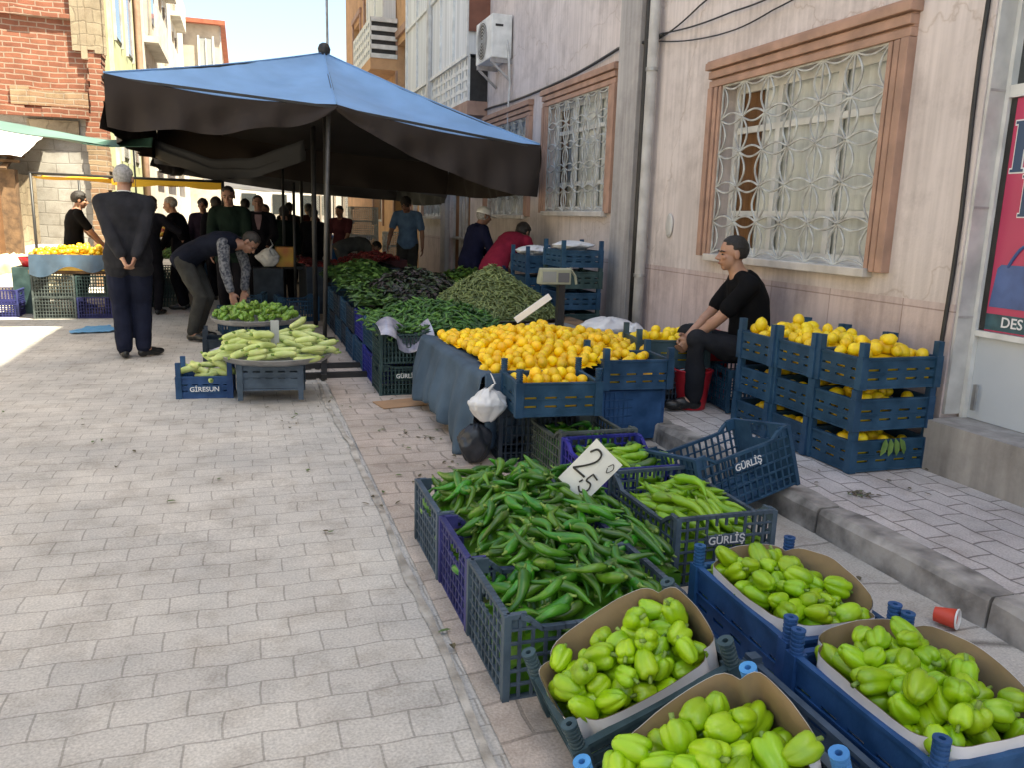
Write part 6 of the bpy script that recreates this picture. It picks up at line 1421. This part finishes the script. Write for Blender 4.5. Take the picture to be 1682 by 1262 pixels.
        h2 = MB().ellip(H_(0, -.022, .0), (.079, .088, .075), HM, 18, 12).build('hair', hair, t, smooth=True)
    # ---- clothes
    q = MB(); x_ = .022 if coat else .013
    torso(q, -.16 if not coat else -.16, .97, x_, x_ + .004, flare=.06 if coat else .02)
    if coat:
        for k in (-1, 1): limb(q, [P + pr * .05 * k, HP[k].lerp(KN[k], .22) + Vector((0, 0, .0))], [.115, .118])
    for k in (-1, 1):
        se = sh[k] + shd * .0
        limb(q, [Nk - shd * .035 + shr * k * .03, sh[k] + shd * .012], [.052 + x_ * .3, .056 + x_ * .4])
        limb(q, [sh[k] - shr * k * .03 + shd * .005, sh[k]], [.066 + x_ * .3, .062 + x_ * .4])
        if sleevem is None:
            if sleeve == 'long': limb(q, [sh[k], sh[k].lerp(EL[k], .5), EL[k], EL[k].lerp(WR[k], .9)], [.063 + x_ * .35, .060 + x_ * .3, .054 + x_ * .3, .043 + x_ * .3])
            elif sleeve == 'short': limb(q, [sh[k], sh[k].lerp(EL[k], .72)], [.064, .063])
    remesh(q, 'jacket' if coat else 'shirt', top, t, vox, 3, .010 if coat else .007, 9.)
    if sleevem:
        for k in (-1, 1):
            q = MB(); limb(q, [sh[k], EL[k], EL[k].lerp(WR[k], .85)], [.068, .056, .044]); remesh(q, 'sleeve', sleevem, t, vox, 2, .006, 12)
    if coat: 
        q = MB(); q.tube([Nk - F_ * .045 + shd * .0 + shr * 0 + (-shf) * .02, Nk - shf * .06 + shd * .01], [.03, .03], 6)
        rg = []
        for i, (u, ex) in enumerate(((.93, .040), (.985, .028), (1.02, .020))):
            c = bz(min(u, 1.0)) + (shd * (u - 1) * .5 if u > 1 else Vector()); r_, f_, _ = frame(tn(min(1, u))); rg.append([c + r_ * (.052 + ex) * math.cos(a) + f_ * (.050 + ex) * math.sin(a) for a in [2 * PI * j / 20 for j in range(20)]])
        q = MB().rings(rg); remesh(q, 'collar', top, t, vox * .7, 1)
        if shirt: MB().rings([[c for c in [bz(.99) + shr * .064 * math.cos(a) + shf * .062 * math.sin(a) + shd * dz for a in [2 * PI * j / 20 for j in range(20)]]] for dz in (0, .028)], cap=False).build('shirt_collar', shirt, t, smooth=True)
        if shirt: 
            rr_ = [[bz(u) + shf * (ry + x_ + .012) + shr * w_ for w_ in (-.5 * wd, 0, .5 * wd)] for u, ry, wd in ((.96, .068, .10), (.86, .1, .10), (.72, .113, .07), (.55, .112, .03))]
            MB().rings(rr_, cap=False, closed=False).build('shirt_front', shirt, t, smooth=True)
    q = MB(); torso(q, -.16, .10, .010, .012)
    for k in (-1, 1): limb(q, [HP[k] + Vector((0, 0, .01)), HP[k].lerp(KN[k], .5), KN[k], KN[k].lerp(AN[k], .5), AN[k].lerp(KN[k], .05)], [.100, .092 * pipe, .076 * pipe, .070 * pipe, .062 * pipe])
    remesh(q, 'trousers', trousers or M_navyt, t, vox, 3, .008, 8.)
    for k in (-1, 1):
        q = MB(); d = fd[k]; side = d.cross(Vector((0, 0, 1))); c = feet[k]
        Mx = Matrix((side, d, Vector((0, 0, 1)))).transposed()
        q.ellip(c + d * .13 + Vector((0, 0, .038)), (.045, .085, .036), Mx); q.ellip(c - d * .01 + Vector((0, 0, .045)), (.036, .055, .045), Mx); q.ellip(c + d * .06 + Vector((0, 0, .05)), (.038, .09, .042), Mx)
        for v in range(len(q.v)): q.v[v] = (q.v[v][0], q.v[v][1], max(q.v[v][2], c.z + .006))
        remesh(q, 'shoe', shoes or M_shoe, t, .008, 1)
    return t
person('grey-haired man in a charcoal jacket seen from behind, hands clasped at his back', (-1.03, 8.28, 0), rad(6), 1.03, pelvis=(0, 0, .93), neck=(0, .03, 1.47), bulge=(0, -.05, 0), lh=(-.035, -.225, .90), rh=(.06, -.235, .925), le=(-1, -.35, 0), re=(1, -.35, 0),
       lf=(-.075, .0, 0), rf=(.085, .05, 0), fdir=((-.1, 1, 0), (.8, .6, 0)), top=M_charcoal, coat=True, sleeve='long', trousers=M_navyt, hair=HAIRG, hairtype='short', vox=.010, shirt=M_white, pipe=1.15, face=(.25, 1, -.03), curl=.9)
M_vest = cloth('navy_vest', (.014, .018, .035)); M_patt = mat('patterned_sleeve', (.16, .165, .18), .9, base2=(.025, .03, .045), vscale=38, detail=1, bump=.3); M_greyt = cloth('grey_trousers', (.085, .085, .08)); M_dgr = cloth('dark_green_jacket', (.012, .025, .018)); M_dk = cloth('dark_jacket', (.013, .012, .017)); M_jean = cloth('blue_jeans', (.04, .07, .15))
M_pinks = cloth('pale_pink_shirt', (.36, .24, .27)); M_polo = cloth('light_blue_polo', (.17, .30, .52)); M_redsh = cloth('raspberry_shirt', (.40, .03, .07)); M_navj = cloth('navy_jacket', (.02, .022, .06)); M_gr = cloth('pale_grey_top', (.22, .225, .22)); M_bluep = cloth('bright_blue_trousers', (.03, .14, .42)); M_pinkt = cloth('maroon_top', (.20, .06, .075))
person('man in a navy vest and patterned sleeves bending over the tray of small peppers', (-.56, 9.42, 0), rad(-112), .98, pelvis=(0, -.05, .89), neck=(.03, .56, 1.06), bulge=(0, .0, .16), face=(.1, .55, -.85), headup=(0, .85, .5), lh=(-.1, .55, .55), rh=(.34, .60, .50), le=(-.5, .6, .3), re=(.4, -.9, .2),
       lf=(-.14, -.02, 0), rf=(.12, .03, 0), top=M_vest, sleeve='none', sleevem=M_patt, trousers=M_greyt, vox=.011, skin=SKIN2, coat=False)
person('young dark-haired man in a black T-shirt serving behind the yellow fruit', (-2.22, 12.5, 0), rad(-70), .93, neck=(0, .08, 1.45), face=(.2, 1, -.15), lh=(-.14, .40, .93), rh=(.16, .38, .93), top=M_blackc, trousers=M_blackc, hairtype='thick', vox=.014, skin=SKIN)
person('white-haired man in a black jacket turned to the left stall', (-.83, 12.35, 0), rad(75), .92, neck=(0, .10, 1.44), face=(0, 1, -.2), lh=(-.15, .30, .9), rh=(.2, .32, .95), top=M_dk, coat=True, sleeve='long', hair=HAIRG, hairtype='short', trousers=M_dk, vox=.015)
person('dark-haired man in a black jacket reaching for fruit behind the suited man', (-1.22, 11.7, 0), rad(-15), .92, neck=(.02, .10, 1.44), face=(.3, 1, -.3), lh=(-.15, .35, .9), rh=(.36, .42, 1.1), top=M_dk, coat=True, sleeve='long', trousers=M_dk, vox=.015)
person('tall short-haired man in a dark green jacket standing under the charcoal canopy', (-.16, 10.85, 0), rad(172), .98, neck=(0, .05, 1.47), face=(0, 1, -.2), lh=(-.22, .22, .85), rh=(.2, .25, .88), top=M_dgr, coat=True, sleeve='long', trousers=M_dk, vox=.013, skin=SKIN2)
person('man in a dark jacket over a pale pink shirt facing the camera in the shade', (.20, 12.5, 0), rad(178), .945, lh=(-.14, .22, .95), rh=(.14, .22, .98), top=M_dk, coat=True, sleeve='long', shirt=M_pinks, trousers=M_dk, vox=.014, skin=SKIN2)
person('customer in a dark green hooded jacket seen from behind between two poles', (.60, 13.3, 0), rad(10), .86, top=M_dgr, coat=True, sleeve='long', trousers=M_dk, hairtype='thick', vox=.016)
person('broad customer in a black jacket seen from behind right of the second pole', (1.05, 13.9, 0), rad(-25), .87, neck=(0, .10, 1.43), top=M_dk, coat=True, sleeve='long', trousers=M_dk, hairtype='thick', vox=.016, belly=.04)
person('dark-clothed customer standing behind the man in the pink shirt', (.34, 13.9, 0), rad(150), .88, top=M_dk, coat=True, sleeve='long', trousers=M_dk, vox=.016, skin=SKIN2)
person('man in a maroon top and bright blue trousers beyond the far greens', (1.72, 15.6, 0), rad(160), .90, neck=(0, .06, 1.46), face=(.3, 1, -.2), top=M_pinkt, lh=(-.1, .25, .9), trousers=M_bluep, vox=.016)
person('person in pale grey clothes bending low behind the leafy greens', (1.62, 14.4, 0), rad(-80), .92, pelvis=(0, -.05, .86), neck=(0, .50, .90), bulge=(0, 0, .17), face=(0, .4, -1), headup=(0, 1, .3), lh=(-.15, .55, .5), rh=(.15, .55, .5), top=M_gr, coat=True, sleeve='long', trousers=M_gr, vox=.015)
person('dark-haired man in a light blue polo shirt looking down at his goods', (2.62, 13.75, 0), rad(160), 1.0, neck=(0, .06, 1.47), face=(.35, 1, -.75), headup=(0, .4, 1), lh=(-.27, .12, .84), rh=(.28, .28, .92), top=M_polo, trousers=M_greyt, hairtype='thick', vox=.012, skin=SKIN2, le=(-1, -.3, 0))
person('man in a white cap and navy jacket standing by the wall-side crates', (2.66, 9.85, 0), rad(-78), .92, neck=(0, .14, 1.42), face=(.1, 1, -.25), lh=(-.1, .42, 1.0), rh=(.12, .40, 1.0), top=M_navj, coat=True, sleeve='long', trousers=M_navj, hairtype='cap', hair=HAIRG, vox=.012, skin=SKIN2, belly=.03)
person('man in a raspberry red shirt and blue jeans bending over a crate by the wall', (2.78, 9.15, 0), rad(-52), .97, pelvis=(0, -.05, .86), neck=(0, .48, 1.19), bulge=(0, -.02, .14), face=(.1, .8, -.5), headup=(0, .5, .8), lh=(-.16, .62, .72), rh=(.22, .62, .75), top=M_redsh, trousers=M_jean, hairtype='thick', vox=.012, skin=SKIN2)
seat = mesh_crate('navy crate serving as a stool for the seated man', (3.34, 4.80, .13), rad(-10), .42, .34, .30, P_navy, group='crates used as seats', dip=.0)
person('short-haired man in a black T-shirt sitting against the pink wall looking left', (3.33, 4.80, .13), rad(72), 1.0, pelvis=(0, 0, .42), neck=(0, .13, .95), bulge=(0, -.10, 0), face=(-.05, 1, -.06), headup=(0, .03, 1), lh=(-.06, .44, .47), rh=(.03, .43, .50), le=(-.9, -.4, -.3), re=(.9, -.4, -.3),
       lf=(-.13, .40, 0), rf=(.12, .46, 0), lk=(-.1, .2, 1), rk=(.1, .2, 1), top=M_blackc, trousers=cloth('slate_trousers', (.035, .037, .045)), hairtype='short', vox=.009, skin=SKIN, belly=.045, curl=.8)

for lab, x_, y_, yw, ht, tp in (('customer in a dark purple jacket standing behind the bending man', -.62, 14.6, 170, .92, cloth('purple_jacket', (.03, .018, .035))), ('shopper in a black coat seen from behind beside the yellow awning end', -.38, 13.6, 20, .93, M_dk),
        ('shopper in a dark brown coat walking away far under the charcoal canopy', .82, 16.4, -10, .92, cloth('brown_coat', (.035, .022, .016))), ('dark-coated shopper far down the aisle left of the first pole', .05, 16.0, 15, .94, M_dk), ('shopper in a red-brown jacket at the far mixed stall', 1.3, 17.4, 30, .92, cloth('rust_jacket', (.12, .03, .02)))):
    person(lab, (x_, y_, 0), rad(yw), ht, top=tp, coat=True, sleeve='long', trousers=M_dk, hairtype='thick', vox=.017, skin=SKIN2, neck=(0, .06, 1.45), lh=(-.2, .2, .85))
